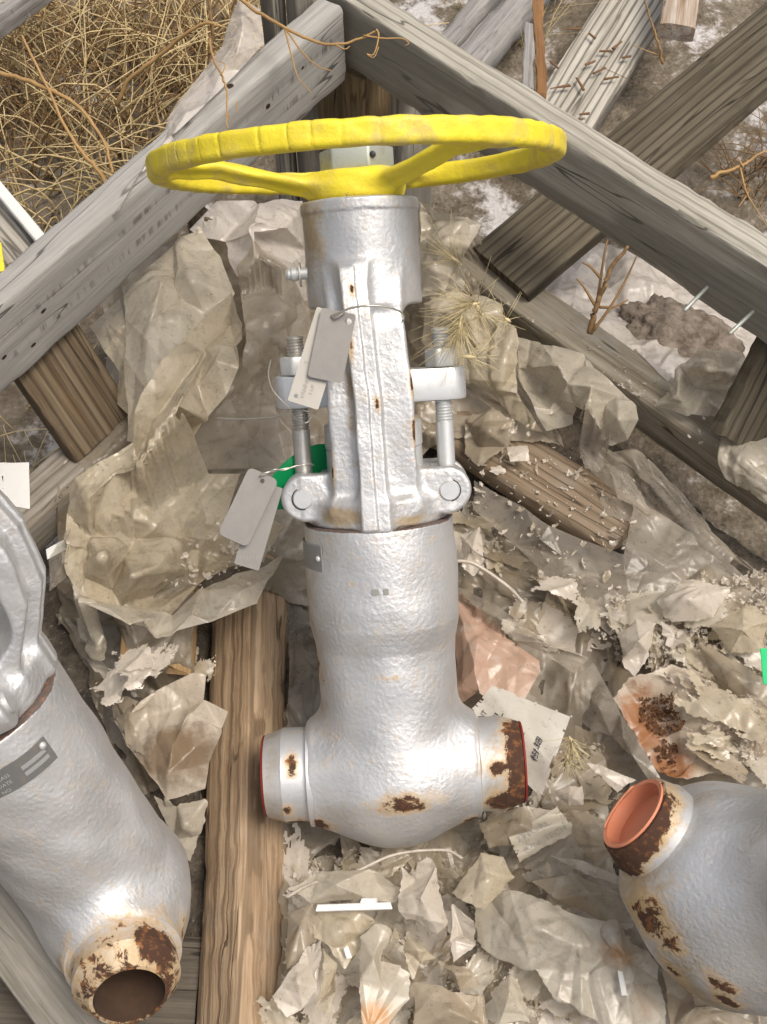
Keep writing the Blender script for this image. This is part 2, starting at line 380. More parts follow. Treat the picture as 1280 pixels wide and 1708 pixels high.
# ------------------------------------------------------------------ ground
def ground_mat():
    t = NT('soil'); a = t.noise(5, 6, 0.6); b = t.noise(40, 8, 0.75); c = t.noise(190, 6, 0.75); g = t.voro(170)
    col = t.mix(t.ramp(b, 0.3, 0.7), (0.10, 0.08, 0.055), (0.25, 0.21, 0.16))
    col = t.mix(t.ramp(c, 0.55, 0.75), col, (0.38, 0.35, 0.31))
    col = t.mix(t.math('MULTIPLY', t.ramp(t.math('MULTIPLY_ADD', b, 0.5, a), 0.78, 0.92), 0.8), col, (0.62, 0.60, 0.60))
    return t.set(Base__Color=col, Roughness=0.95, Specular__IOR__Level=0.2, Normal=t.bump(t.math('ADD', t.math('MULTIPLY', g, 0.6), b), 0.8, 0.006))
GZ = -0.06
def ground():
    V, Fc = [], []
    xs = np.concatenate([[-60, -12, -4, -1.6], np.linspace(-1.1, 1.1, 111), [1.6, 4, 12, 60]]); ys = np.concatenate([[-60, -10, -2, -0.6], np.linspace(-0.2, 2.0, 111), [3, 6, 15, 80]])
    for y in ys:
        for x in xs:
            n = mnoise.noise(Vector((x * 4, y * 4, 0))) * 0.012 + mnoise.noise(Vector((x * 21, y * 21, 3))) * 0.006
            V.append((x, y, GZ + n))
    m = len(xs)
    for j in range(len(ys) - 1):
        for i in range(m - 1): Fc.append((j * m + i, j * m + i + 1, (j + 1) * m + i + 1, (j + 1) * m + i))
    o = mk('ground', V, Fc, ground_mat()); setp(o, 'dark gritty soil with pale frosted patches', kind='structure'); return o
ground()
# ------------------------------------------------------------------ timber
BOARDS = []
def board(name, c0, c1, ey, wy, wz, mat, label=None, cat='plank', group=None, parent=None, rnd=0.003, wear=0.0012, jag=(0.002, 0.002), nx=40, seed=0.0, bow=0.0, wane=0.0, bevel_top=0.0):
    """box timber along c0->c1 (its centre line); ey = direction of its wy side, the other side is wz"""
    c0, c1 = np.asarray(c0, float), np.asarray(c1, float); L = np.linalg.norm(c1 - c0); ex = (c1 - c0) / L
    ey = np.asarray(ey, float); ey = unit(ey - ex * (ey @ ex)); ez = np.cross(ex, ey)
    hy, hz = wy / 2, wz / 2; ring = []
    def side(p, q, n):
        for k in range(n): ring.append((p[0] + (q[0] - p[0]) * k / n, p[1] + (q[1] - p[1]) * k / n))
    r = rnd; ca = [(hy - r, hz - r, 0), (-hy + r, hz - r, 90), (-hy + r, -hz + r, 180), (hy - r, -hz + r, 270)]
    pts = []
    for cx, cy, a0 in ca:
        for a in (0, 45, 90): pts.append((cx + r * math.cos(R(a0 + a)), cy + r * math.sin(R(a0 + a))))
    m0 = len(pts)
    for i in range(m0):
        p, q = pts[i], pts[(i + 1) % m0]; d = math.hypot(q[0] - p[0], q[1] - p[1])
        side(p, q, max(1, int(d / 0.009)))
    m = len(ring); V, Fc = [], []
    for i in range(nx + 1):
        s = i / nx
        for k, (y, z) in enumerate(ring):
            x = -L / 2 + L * s
            e = jag[0] if i == 0 else (jag[1] if i == nx else 0)
            if e:
                j = e * (mnoise.noise(Vector((y * 120 + seed, z * 120, i))) + 0.6 * mnoise.noise(Vector((y * 420, z * 420 + seed, i))))
                x += j if i == 0 else j
            n = mnoise.noise(Vector((x * 9 + seed, y * 30, z * 30 + seed))); n2 = mnoise.noise(Vector((x * 55, y * 90 + seed, z * 90)))
            g = 1 + (wear * (0.9 * n + 0.8 * n2)) / max(hy, hz) * 1.0
            edge = (abs(y) / hy) ** 6 * (abs(z) / hz) ** 6
            g -= edge * max(0, n2 + 0.25) * wear * 2.2 / min(hy, hz)
            b = bow * (1 - (2 * s - 1) ** 2)
            yy, zz = y * g, z * g + b
            if wane and z > 0: zz -= wane * (y / hy) ** 2 * (0.8 + 0.6 * n)
            V.append((x, yy, zz))
    for i in range(nx):
        for k in range(m):
            l = (k + 1) % m; Fc.append((i * m + k, (i + 1) * m + k, (i + 1) * m + l, i * m + l))
    for i, rev in ((0, True), (nx, False)):                        # end caps as fans with a sunken middle
        c = len(V); cx = np.mean([V[i * m + k] for k in range(m)], axis=0); V.append(tuple(cx))
        for k in range(m):
            l = (k + 1) % m; Fc.append((c, i * m + k, i * m + l) if not rev else (c, i * m + l, i * m + k))
    M = frame((c0 + c1) / 2, ex, ey, ez)
    o = mk(name, V, Fc, mat)
    # outward check
    o.matrix_world = M
    if parent: o.parent = parent; o.matrix_parent_inverse = parent.matrix_world.inverted()
    auto_smooth(o, 40)
    BOARDS.append((np.array(M), L / 2, hy, hz))
    if not parent: setp(o, label, cat, group)
    return o
Zv = np.array([0, 0, 1.0])
def rail(p, q, zt, side, width, height, ext=(0.0, 0.0)):
    """rail from two photo points on its inner top edge; side: +1/-1 which way the board lies from that edge"""
    A, B = at_z(*p, zt), at_z(*q, zt); d = unit(B - A); n = np.array([d[1], -d[0], 0]) * side
    A = A - d * ext[0]; B = B + d * ext[1]
    off = n * width / 2 - Zv * height / 2
    return A + off, B + off, n
GREY_L, GREY_D = (0.36, 0.34, 0.31), (0.185, 0.175, 0.16)
# inner edge of the left rail lies on its right; the rail body is further out
c0, c1, nL = rail((0, 512), (575, 10), 0.27, -1, 0.030, 0.085, (0.16, -0.002))
mL = wood('weathered_grey_rail', (0.37, 0.36, 0.335), (0.22, 0.21, 0.195), 0.5, 0.8, contrast=0.8, seed=1.3,
          marks=[(2, 0.012, 0.0045, -0.33, 0.31), (2, -0.012, 0.0055, -0.33, 0.31), (2, 0.016, 0.006, 0.16, 0.32)],
          knots=[((-0.115, -0.016, 0.004), (0.006, 0.01, 0.003)), ((-0.165, -0.016, -0.006), (0.005, 0.01, 0.003)), ((-0.135, -0.016, -0.02), (0.005, 0.01, 0.003)), ((0.19, -0.016, 0.008), (0.006, 0.012, 0.005)), ((0.245, -0.016, 0.016), (0.004, 0.01, 0.003)), ((0.16, 0.002, 0.0425), (0.006, 0.005, 0.006))])
railL = board('crate_rail', c0, c1, nL, 0.030, 0.085, mL, 'weathered grey top rail of the crate running from left edge up to the corner', 'rail', seed=1.0, rnd=0.0045, nx=60)
c0, c1, nR = rail((640, 40), (1280, 445), 0.27, -1, 0.030, 0.077, (0.085, 0.16))
mR = wood('grey_green_rail', (0.42, 0.395, 0.34), (0.25, 0.23, 0.185), 0.45, 1.0, seed=4.1, rings=0.5)
railR = board('crate_rail', c0, c1, nR, 0.031, 0.078, mR, 'weathered grey top rail of the crate sloping from corner down to right edge', 'rail', seed=5.0, rnd=0.003, nx=60, wear=0.0016)
# corner post below the apex
pa = at_z(600, 205, 0.13); 
mP = wood('brown_post', (0.30, 0.225, 0.125), (0.115, 0.075, 0.038), 0.3, 0.9, seed=2.2)
dl = unit(at_z(0, 512, .27) - at_z(575, 10, .27)); dr = unit(at_z(1280, 445, .27) - at_z(640, 40, .27))
pc = np.array([pa[0], pa[1], 0]) - (dl + dr) * 0.0 + np.array([0.0, 0.055, 0])
board('corner_post', pc + Zv * (GZ - 0.02), pc + Zv * 0.183, dr, 0.085, 0.075, mP, 'brown square corner post under the meeting rails behind yellow wheel', 'post', seed=3.0)
pe = at_z(690, 200, 0.16)
board('corner_batten', np.array([pe[0], pe[1] + 0.03, GZ]), np.array([pe[0], pe[1] + 0.03, 0.18]), dr, 0.022, 0.05, mR, 'narrow grey batten standing beside the brown corner post', 'batten', seed=8.0)
# lower rails
lowA, lowB = at_z(800, 475, 0.08), at_z(1280, 816, 0.08); dlow = unit(lowB - lowA); nlow = -np.array([dlow[1], -dlow[0], 0])
mLow = wood('lower_rail_brown', (0.335, 0.30, 0.235), (0.15, 0.115, 0.07), 0.6, 1.0, seed=6.0, stain=((0.13, 0.065, 0.022), [((0.0, -0.05, -0.03), (0.5, 0.045, 0.03), 1.1)]))
board('lower_rail', lowA - dlow * 0.05 + nlow * 0.022 - Zv * 0.022, lowB + dlow * 0.15 + nlow * 0.022 - Zv * 0.022, nlow, 0.044, 0.045, mLow, 'grey lower rail with orange-brown side on the right of the crate', 'rail', seed=11.0, nx=50)
lowC, lowD = at_z(221, 726, 0.08), at_z(26, 900, 0.08); dl2 = unit(lowD - lowC); nl2 = np.array([dl2[1], -dl2[0], 0])
mLow2 = wood('lower_rail_grey', (0.34, 0.31, 0.265), (0.17, 0.14, 0.105), 0.55, 1.0, seed=9.0, rings=0.5)
board('lower_rail', lowC - dl2 * 0.18 + nl2 * 0.022 - Zv * 0.022, lowD + dl2 * 0.2 + nl2 * 0.022 - Zv * 0.022, nl2, 0.044, 0.045, mLow2, 'weathered lower rail on the left of the crate with a knot', 'rail', seed=12.0, nx=40)
# diagonal braces under the top rails
mB1 = wood('dark_brace', (0.145, 0.122, 0.085), (0.065, 0.052, 0.034), 0.08, 1.0, seed=3.7, rings=0.6)
a0 = at_z(836, 446, 0.098); a1 = at_z(1235, 110, 0.183); dv = a1 - a0
e0 = at_z(783, 402, 0.098) - at_z(890, 489, 0.098)
board('brace_plank', a0 - np.array([0, 0, .011]), a0 + dv * 1.5 - np.array([0, 0, .011]), e0, 0.083, 0.02, mB1, 'dark olive plank passing under the right rail up to top right', 'plank', seed=14.0, nx=50)
mB2 = wood('brown_brace', (0.225, 0.175, 0.115), (0.095, 0.065, 0.038), 0.1, 1.0, seed=8.8, rings=0.6, stain=((0.21, 0.095, 0.026), [((-0.03, -0.012, 0.01), (0.09, 0.02, 0.03), 1.2)]))
b0 = at_z(165, 722, 0.083); b1 = at_z(70, 575, 0.178)
board('brace_plank', b0 - (b1 - b0) * 0.02, b0 + (b1 - b0) * 1.35, at_z(200, 690, .083) - at_z(130, 755, .083), 0.075, 0.018, mB2, 'brown stained plank slanting down from under the left rail', 'plank', seed=15.0)
g0 = at_z(1255, 745, 0.10); g1 = at_z(1330, 600, 0.16)
board('brace_plank', g0, g0 + (g1 - g0) * 1.6, (1, 0.35, 0), 0.09, 0.022, mB1, 'dark plank end cut off by the right edge above lower rail', 'plank', seed=16.0)
# planks of the crate floor
mF1 = wood('tan_floor_plank', (0.46, 0.335, 0.215), (0.235, 0.155, 0.09), 0.3, 1.3, seed=5.5, rings=0.6, contrast=1.3, stain=((0.12, 0.07, 0.035), [((0.0, 0.022, 0.0), (0.7, 0.007, 0.03), 0.75), ((0.12, -0.005, 0.02), (0.08, 0.006, 0.03), .8), ((-0.15, 0.01, 0.02), (0.10, 0.006, 0.03), .8)]),
           knots=[((0.10, 0.0, 0.022), (.006, .005, .004)), ((-0.16, 0.016, 0.022), (.009, .004, .006))])
q0, q1 = at_z(393, 1800, 0.030), at_z(416, 930, 0.030)
board('floor_timber', q0 - Zv * 0.018, q1 - Zv * 0.018, (math.cos(R(38)), 0, math.sin(R(38))), 0.053, 0.051, mF1, 'long tan timber lying edge-up on crate floor left of the middle valve', 'timber', seed=17.0, nx=90, rnd=.007, wear=0.0035, bow=.002)
mF2 = wood('broken_plank', (0.46, 0.33, 0.18), (0.26, 0.16, 0.075), 0.15, 1.0, seed=7.7)
s0 = at_z(262, 1122, 0.05); s1 = at_z(270, 1000, 0.06)
board('broken_plank', s0, s1 + (s1 - s0) * 0.6, (1, 0, 0), 0.062, 0.022, mF2, 'short broken plank end with splintered edge below the plastic bag', 'plank', seed=18.0, jag=(0.012, 0.002), wear=0.002, rnd=0.002)
mF3 = wood('worn_brown_plank', (0.30, 0.235, 0.165), (0.15, 0.105, 0.065), 0.3, 1.0, seed=1.9, rings=0.4)
t0, t1 = at_z(800, 722, 0.05), at_z(1048, 878, 0.05); 
board('floor_plank', t0 - (t1 - t0) * 0.35 - Zv * 0.012, t1 - Zv * 0.012, at_z(850, 690, .05) - at_z(800, 770, .05), 0.062, 0.024, mF3, 'brown worn plank strewn with plastic flakes right of the yoke', 'plank', seed=19.0, jag=(0.003, 0.006))
mF4 = wood('grey_floor_plank', (0.27, 0.25, 0.215), (0.14, 0.125, 0.10), 0.45, 1.0, seed=2.9)
u0, u1 = at_z(-60, 1460, 0.06), at_z(165, 1760, 0.06)
board('floor_plank', u0 - Zv * 0.012, u1 - Zv * 0.012, np.cross(unit(u1 - u0), Zv), 0.045, 0.024, mF4, 'narrow grey plank under the left valve in the bottom left corner', 'plank', seed=20.0)
mF5 = wood('dark_floor_board', (0.13, 0.11, 0.085), (0.06, 0.05, 0.038), 0.1, 1.0, seed=6.9)
board('floor_board', at_z(-80, 1660, 0.0), at_z(330, 1680, 0.0), (0, 1, 0), 0.10, 0.02, mF5, 'dark board beneath the narrow grey plank at bottom left', 'plank', seed=21.0)
v0, v1 = at_z(930, 800, 0.03), at_z(1290, 1040, 0.03)
board('floor_plank', v0 - Zv * 0.012, v1 + (v1 - v0) * 0.3 - Zv * 0.012, np.cross(unit(v1 - v0), Zv), 0.04, 0.024, mF4, 'grey plank half buried in film between brown plank and lower rail', 'plank', seed=22.0)
# timber lying outside the crate
mO1 = wood('sun_bleached_board', (0.47, 0.44, 0.38), (0.25, 0.225, 0.185), 0.35, 1.3, seed=3.3, rings=0.85)
o0, o1 = at_z(905, 260, -0.01), at_z(1060, 10, -0.01)
board('loose_board', o0, o0 + (o1 - o0) * 1.5, np.cross(unit(o1 - o0), Zv), 0.085, 0.03, mO1, 'bleached board with wavy raised grain beyond the right rail', 'plank', seed=23.0, nx=50)
mO2 = wood('grey_split_log', (0.34, 0.325, 0.31), (0.15, 0.14, 0.13), 0.6, 1.2, seed=9.3)
for k, (pp, qq, wdt, lab) in enumerate([((770, 130), (905, -30), 0.045, 'grey split timber lying beyond right rail, nearest the bark strip'), ((735, 95), (850, -40), 0.03, 'thin grey split timber lying farther behind the right rail corner')]):
    x0, x1 = at_z(*pp, 0.0), at_z(*qq, 0.0)
    board('split_timber', x0, x0 + (x1 - x0) * 1.6, np.cross(unit(x1 - x0), Zv), wdt, 0.04, mO2, lab, 'timber', seed=24.0 + k, rnd=0.012, wear=0.003)
mO3 = wood('bark_strip', (0.29, 0.15, 0.06), (0.15, 0.075, 0.032), 0.1, 1.2, seed=5.1)
y0, y1 = at_z(905, 160, 0.17), at_z(896, -25, 0.18)
board('bark_strip', y0, y1, (1, 0, 0), 0.010, 0.005, mO3, 'orange-brown strip of bark standing behind the right rail', 'bark', seed=27.0, wear=0.003, jag=(0.006, 0.006), rnd=0.001)
y0, y1 = at_z(880, 150, 0.06), at_z(884, 40, 0.06)
board('splinter', y0, y1, (1, 0, 0), 0.013, 0.006, mO2, 'grey splinter of wood beside the orange-brown bark strip', 'splinter', seed=28.0, wear=0.003, jag=(0.006, 0.006))
mO4 = wood('white_washed_block', (0.55, 0.50, 0.44), (0.28, 0.19, 0.12), 0.5, 1.2, seed=2.5)
z0, z1 = at_z(1128, 55, 0.06), at_z(1140, -30, 0.06)
board('wood_block', z0, z1 + (z1 - z0) * 0.7, (1, 0, 0), 0.045, 0.022, mO4, 'white-washed wood block end at the top right beside brace', 'block', seed=29.0, wear=0.002)
w0, w1 = at_z(-25, 40, 0.12), at_z(90, -45, 0.12)
board('loose_board', w0, w1, np.cross(unit(w1 - w0), Zv), 0.04, 0.03, mO2, 'grey board end cut off by the top left corner', 'plank', seed=30.0)
# short uprights outside the left rail near the corner
for k, (px, wd, lab) in enumerate([(455, 0.022, 'grey upright slat behind the left rail, next to the white film'), (500, 0.026, 'grey-brown upright slat behind left rail, nearest the corner')]):
    x0 = at_z(px, 30, 0.26) + np.array([0, 0.012, 0])
    board('upright_slat', np.array([x0[0], x0[1], GZ]), np.array([x0[0], x0[1], 0.36]), dl, wd, 0.016, [mO1, mF4][k % 2], lab, 'slat', seed=31.0 + k)
# board with a white edge outside on the left
x0, x1 = at_z(-60, 300, 0.14), at_z(45, 425, 0.14)
board('loose_board', x0 + Zv * -0.01, x1 + Zv * -0.01, np.cross(unit(x1 - x0), Zv), 0.05, 0.02, mO1, 'dirty board leaning outside the left rail at left edge', 'plank', seed=33.0)
ew = np.cross(unit(x1 - x0), Zv)
yb = at_z(-40, 268, 0.155), at_z(74, 405, 0.155)
board('white_strip', yb[0], yb[1], np.cross(unit(yb[1] - yb[0]), Zv), 0.012, 0.006, M_WHITE, 'white plastic edging strip on the board at left edge', 'strip', seed=34.0, wear=0.0004)
xs_ = at_z(352, 445, .10)
board('upright_slat', np.array([xs_[0], xs_[1], -.02]), np.array([xs_[0] - .004, xs_[1] + .01, .165]), dr, .035, .014, mB2, 'brown slat standing inside the crate under the left rail', 'slat', seed=41.0, jag=(.002, .006))
# ------------------------------------------------------------------ valves (built once in valve coordinates: z along the stem, -y towards the front)
ZB = 0.530
def mm(x, y, z): return (x / 1000, y / 1000, ZB + z / 1000)
def f_body(x, y, z, big=False, bore=False):
    z = (z - ZB) * 1000; x = x * 1000; y = y * 1000
    rho = length(x, y)
    r = np.interp(z, [-470, -430, -400, -366, -356, -346, -338, -322, -290, -262], [55, 53.3, 52.8, 52.8, 53.2, 55.6, 57.4, 58.0, 57.2, 56.6])
    if big: r = r * 1.12
    if bore: r = np.interp(z, [-470, -400, -350, -335, -262], [56.0, 56.2, 56.6, 57.6, 57.0])
    neck = smax(smax(rho - r, z + 262, 1.5), -z - 465, 8)
    cup = smax(rho - 47, -(z + 268), 0.8); neck = smax(neck, -cup, 1.0)
    bulb = (length(x / 70, y / 55.5, (z + 459) / np.where(z > -459, 47.0, 62.5)) - 1) * 56
    if big: bulb = (length(x / 72, y / 70, (z + 459) / 73) - 1) * 70
    run = sd_cyl(length(y, z + 461), x, 44.0 if big else 40.5, 66, 5)
    d = smin(smin(neck, run, 42 if big else 24), bulb, 34 if big else 12)
    d += 0.5 * np.sin(x * 0.11 + 1) * np.sin(z * 0.09) + 0.35 * np.sin(y * 0.17 + z * 0.13)
    if bore: d = smax(d, -sd_cyl(length(y, z + 461), x - 35, 29.5, 70, 2), 1)
    return d / 1000
BODY = surface_nets(f_body, (-0.074, -0.066, ZB - 0.527), (0.074, 0.066, ZB - 0.258), 0.0022)
BODY_OPEN = surface_nets(lambda x, y, z: f_body(x, y, z, bore=True), (-0.074, -0.066, ZB - 0.527), (0.074, 0.066, ZB - 0.258), 0.0022)
BODY_BIG = surface_nets(lambda x, y, z: f_body(x, y, z, big=True), (-0.088, -0.088, ZB - 0.55), (0.088, 0.088, ZB - 0.258), 0.0025)
def f_yoke(x, y, z, bow=0.0):
    z = (z - ZB) * 1000; x = x * 1000; y = y * 1000; rho = length(x, y)
    top = sd_cyl(rho, z + 66, 41.8, 38, 2.5)
    top = np.minimum(top, sd_cyl(rho, z + 33, 42.8, 4.5, 1.5))
    d = top
    hw = np.interp(z, [-262, -222, -165, -104, -80], [31, 30.5, 31, 26, 24])
    for sgn in (-1, 1):
        yy = y * sgn                                              # front arm at -y
        yc = np.interp(z, [-240, -170, -120, -95, -75], [-33, -36, -33, -27, -17])
        yc = yc - bow * np.interp(z, [-240, -200, -160, -110, -75], [0, .8, 1, .8, 0])
        arm = smax(np.abs(x) - hw, np.abs(yy - yc) - 8, 3.5); arm = smax(arm, np.abs(z + 165) - 84, 4)
        rc = np.interp(z, [-262, -170, -75], [1.0, 0.5, -5.0])
        ribd = np.interp(z, [-262, -200, -110, -88, -72], [55.5, 54, 50.5, 48, 42]) + 2 * bow * np.interp(z, [-240, -200, -160, -110, -75], [0, .8, 1, .8, 0]) * 0
        rib = smax(np.abs(x - rc + 2) - 9.5, np.abs(yy + ribd / 2 + 10 + (yc * 0 - bow * -1) * np.interp(z, [-240, -200, -160, -110, -75], [0, .8, 1, .8, 0])) - (ribd / 2 - 10), 2.0); rib = smax(rib, np.abs(z + 169) - 94, 2)
        step = smax(np.abs(x - rc + 6.5) - 5.2, np.abs(yy + ribd / 2 + 11.5 + bow * np.interp(z, [-240, -200, -160, -110, -75], [0, .8, 1, .8, 0])) - (ribd / 2 - 8.5), 1.2); step = smax(step, np.abs(z + 169) - 93, 2)
        d = smin(d, smin(smin(arm, rib, 2.5), step, 1.0), 9)
    fl = sd_cyl(rho, z + 252, 52.5, 10, 2.5); d = smin(d, fl, 10)
    col = sd_cyl(rho, z + 242, 40, 14, 3); d = smin(d, col, 10)
    for sx in (-1, 1):                                            # eared lugs, front and back cheeks with a slot between
        lug = smin(sd_cyl(length(x - sx * 52, z + 239.5), y, 17.5, 31, 3.0), sd_box(x, y, z, (sx * 38, 0, -239.5), (18, 31, 17.5), 3), 2)
        slot = sd_box(x, y, z, (sx * 58, 0, -232), (16, 9.5, 27), 1)
        d = smax(smin(d, lug, 5), -slot, 1)
    bore = sd_cyl(rho, z + 165, 26, 60, 8); d = smax(d, -bore, 2)   # window between the arms
    win = sd_box(x, y, z, (0, 0, -165), (60, 24.5 + bow * 0.9, 58), 6 + bow * .5); d = smax(d, -win, 3)
    d += 0.2 * np.sin(x * 0.21 + 1) * np.sin(z * 0.12) + 0.15 * np.sin(y * 0.25 + z * 0.19)
    return d / 1000
YOKE = surface_nets(f_yoke, (-0.076, -0.062, ZB - 0.268), (0.076, 0.062, ZB - 0.024), 0.0014)
YOKE_BOWED = surface_nets(lambda x, y, z: f_yoke(x, y, z, 32.0), (-0.076, -0.100, ZB - 0.268), (0.076, 0.100, ZB - 0.024), 0.0024)
SPOKES = [R(-48), R(190), R(72)]
def f_wheel(x, y, z):
    z = (z - ZB) * 1000; x = x * 1000; y = y * 1000; rho = length(x, y); th = np.arctan2(y, x)
    bump = (-0.9 * np.exp(-(np.sin(th * 27 + 1.3 * np.sin(th * 5) + 0.9 * np.sin(th * 11 + 1)) / 0.15) ** 2) + 0.25 * np.sin(th * 41)) * np.clip(0.45 + 0.7 * np.sin(th * 3 + 1.0) + 0.3 * np.sin(th * 7), 0.1, 1)
    qx = np.abs(rho - 142.5) - (7.2 + 0.10 * z) + 4.2; qz = np.abs(z) - 8.5 + 4.2
    rim = length(np.maximum(qx, 0), np.maximum(qz, 0)) + np.minimum(np.maximum(qx, qz), 0) - 4.2
    rim -= np.where(rho > 143, bump * np.clip((rho - 143) / 4, 0, 1), 0)
    hub = sd_cyl(rho, z + 18, 33 , 10, 4); d = hub
    for a in SPOKES:
        u, v = x * math.cos(a) + y * math.sin(a), -x * math.sin(a) + y * math.cos(a)
        zc = np.interp(u, [0, 30, 60, 100, 140], [-18, -17, -11, -1, 1])
        wv = np.interp(u, [0, 30, 90, 140], [17, 14, 10.5, 14]); hz = np.interp(u, [0, 40, 140], [7.5, 5.2, 4.8])
        sp = (length(v / wv, (z - zc) / hz) - 1) * np.minimum(wv, hz); sp = smax(sp, np.abs(u - 72) - 68, 3)
        rg = (length(v / 2.6, (z - zc + 4.0) / 4.5) - 1) * 2.6; rg = smax(rg, np.abs(u - 75) - 60, 4)
        d = smin(d, smin(sp, rg, 5), 10)
    d = smin(d, rim, 9)
    d += 0.25 * np.sin(x * 0.13 + 1) * np.sin(y * 0.12) + 0.25 * np.sin(y * 0.3 + z * 0.4 + x * 0.2)
    return d / 1000
WHEEL = surface_nets(f_wheel, (-0.156, -0.156, ZB - 0.034), (0.156, 0.156, ZB + 0.015), 0.0017)

M_NUT = plain_metal('painted_nut', (0.60, 0.61, 0.60), 0.42, 0.45, 0.35)
M_STUD = plain_metal('stud_steel', (0.50, 0.49, 0.46), 0.38, 0.75, 0.5)
M_LOCKNUT = plain_metal('locknut_zinc', (0.40, 0.42, 0.37), 0.5, 0.5, 0.5)
M_PLATE = plain_metal('name_plate', (0.27, 0.27, 0.265), 0.5, 0.45, 0.5)
M_PAINTS = plain_metal('silver_smooth', (0.60, 0.61, 0.61), 0.4, 0.55, 0.25)
def hexnut(name, r, z0, z1, mat, parent, c, rot=0.0):
    pts = [(c[0] + r * math.cos(R(60 * k) + rot), c[1] + r * math.sin(R(60 * k) + rot)) for k in range(6)]
    return prism(name, pts, z0, z1, mat, parent, bevel=0.0018, axes='xy')
def threaded(name, r, z0, z1, zt0, zt1, mat, parent, c):
    prof = [(0.0005, z0), (r, z0)]
    if zt0 > z0: prof.append((r, zt0))
    n = int((zt1 - zt0) / 0.0022)
    for k in range(n):
        z = zt0 + (zt1 - zt0) * k / n; prof += [(r, z + 0.0003), (r * 0.86, z + 0.0011)]
    prof += [(r, zt1)]
    if z1 > zt1: prof.append((r, z1))
    prof += [(r - 0.001, z1 + 0.001), (0.0005, z1 + 0.001)]
    return lathe(name, prof, mat, parent, 28, 'Z', loc=(c[0], c[1], 0))
def weld_end(name, sx, mat, parent, bore=0.029, cap=None, r0=0.0362):
    """butt-weld end along +-x with chamfer and hollow bore"""
    s = sx; prof = [(0.0405, 0.060), (0.0405, 0.0655), (0.0365, 0.0665), (0.0362, 0.0675), (r0, 0.069), (r0 + .0005, 0.085), (r0 - .0005, 0.0865), (bore + 0.0025, 0.099), (bore, 0.0995), (bore, 0.0600)]
    prof = [(r, s * x) for r, x in prof]
    V, Fc = lathe_vf(prof, 64, 'X', True); V = [(v[0], v[1], v[2] + ZB - 0.461) for v in V]
    if s < 0: Fc = [f[::-1] for f in Fc]
    o = mk(name, V, [f[::-1] for f in Fc], mat, parent); auto_smooth(o, 30)
    pl = lathe('bore_wall', [(bore - 0.0004, s * 0.0988), (bore - 0.0010, s * -0.030), (0.0005, s * -0.031)], M_BORE, o, 48, 'X', loc=(0, 0, ZB - 0.461), caps=False) if cap is None else None
    return o

# --- the middle valve
a7 = R(9.2); roll = R(3.4)
vax = CU * math.cos(a7) - CF * math.sin(a7); vnr = -(CF * math.cos(a7) + CU * math.sin(a7))
vz = unit(vax * math.cos(roll) - CR * math.sin(roll)); vx = unit(CR * math.cos(roll) + vax * math.sin(roll)); vy = np.cross(vz, vx)
WH = at_depth(595, 268, 0.895)
MV = frame(WH - vz * ZB, vx, vy, vz)
valve = empty('gate_valve', 'whole silver valve with yellow handwheel in the middle of the crate', 'valve', MV)
m_body = silver('silver_body', ztop=ZB - 0.2625,
    rust=[(mm(8, -60, -468), (.042, .03, .014), .86), (mm(-62, -25, -492), (.022, .03, .016), 1.05), (mm(64, -25, -502), (.026, .035, .016), 1.15), (mm(-52, -10, -372), (.005, .02, .018), .85), (mm(20, -40, -516), (.06, .03, .008), .55), (mm(0, -56, -372), (.03, .01, .003), .45), (mm(-22, -56, -300), (.006, .01, .004), .55), (mm(70, -20, -432), (.008, .03, .03), .5)],
    dirt=[(mm(-67, 0, -461), (.004, .06, .06), 1.0), (mm(67, 0, -461), (.004, .06, .06), 1.0), (mm(-60, 0, -310), (.038, .06, .09), .8), (mm(66, -10, -460), (.016, .05, .05), .7), (mm(0, -62, -470), (.05, .03, .03), .5), (mm(-50, -10, -400), (.03, .05, .09), .45)])
body = cast_obj('body', *BODY, m_body, valve)
m_weld = silver('silver_weld_right', rust=[(mm(96, -14, -462), (.022, .05, .06), 1.7), (mm(84, -28, -480), (.022, .02, .018), 1.4), (mm(80, -32, -452), (.012, .014, .012), 1.1)], dirt=[(mm(75, -20, -461), (.02, .06, .05), .9)], grain=0.3)
m_weld2 = silver('silver_weld_left', rust=[(mm(-76, -28, -442), (.008, .02, .014), .95), (mm(-82, -30, -476), (.008, .02, .009), .95), (mm(-76, -20, -492), (.02, .04, .01), .75)], dirt=[(mm(-92, 0, -461), (.016, .06, .06), 1.1)], grain=0.3)
wr = weld_end('weld_end', 1, m_weld, valve, cap=1); wl = weld_end('weld_end', -1, m_weld2, valve, cap=1)
wr['label'] = 'rusted right weld end'; wl['label'] = 'left weld end with two rust chips'
lathe('end_cap', [(0.0005, .098), (.029, .098), (.0316, .0998), (.031, .1012), (.0005, .1016)], M_RED, valve, 40, 'X', loc=(0, 0, ZB - 0.461))
lathe('end_cap', [(0.0005, -.098), (.029, -.098), (.0316, -.0998), (.031, -.1008), (.0005, -.1012)], M_RED, valve, 40, 'X', loc=(0, 0, ZB - 0.461))
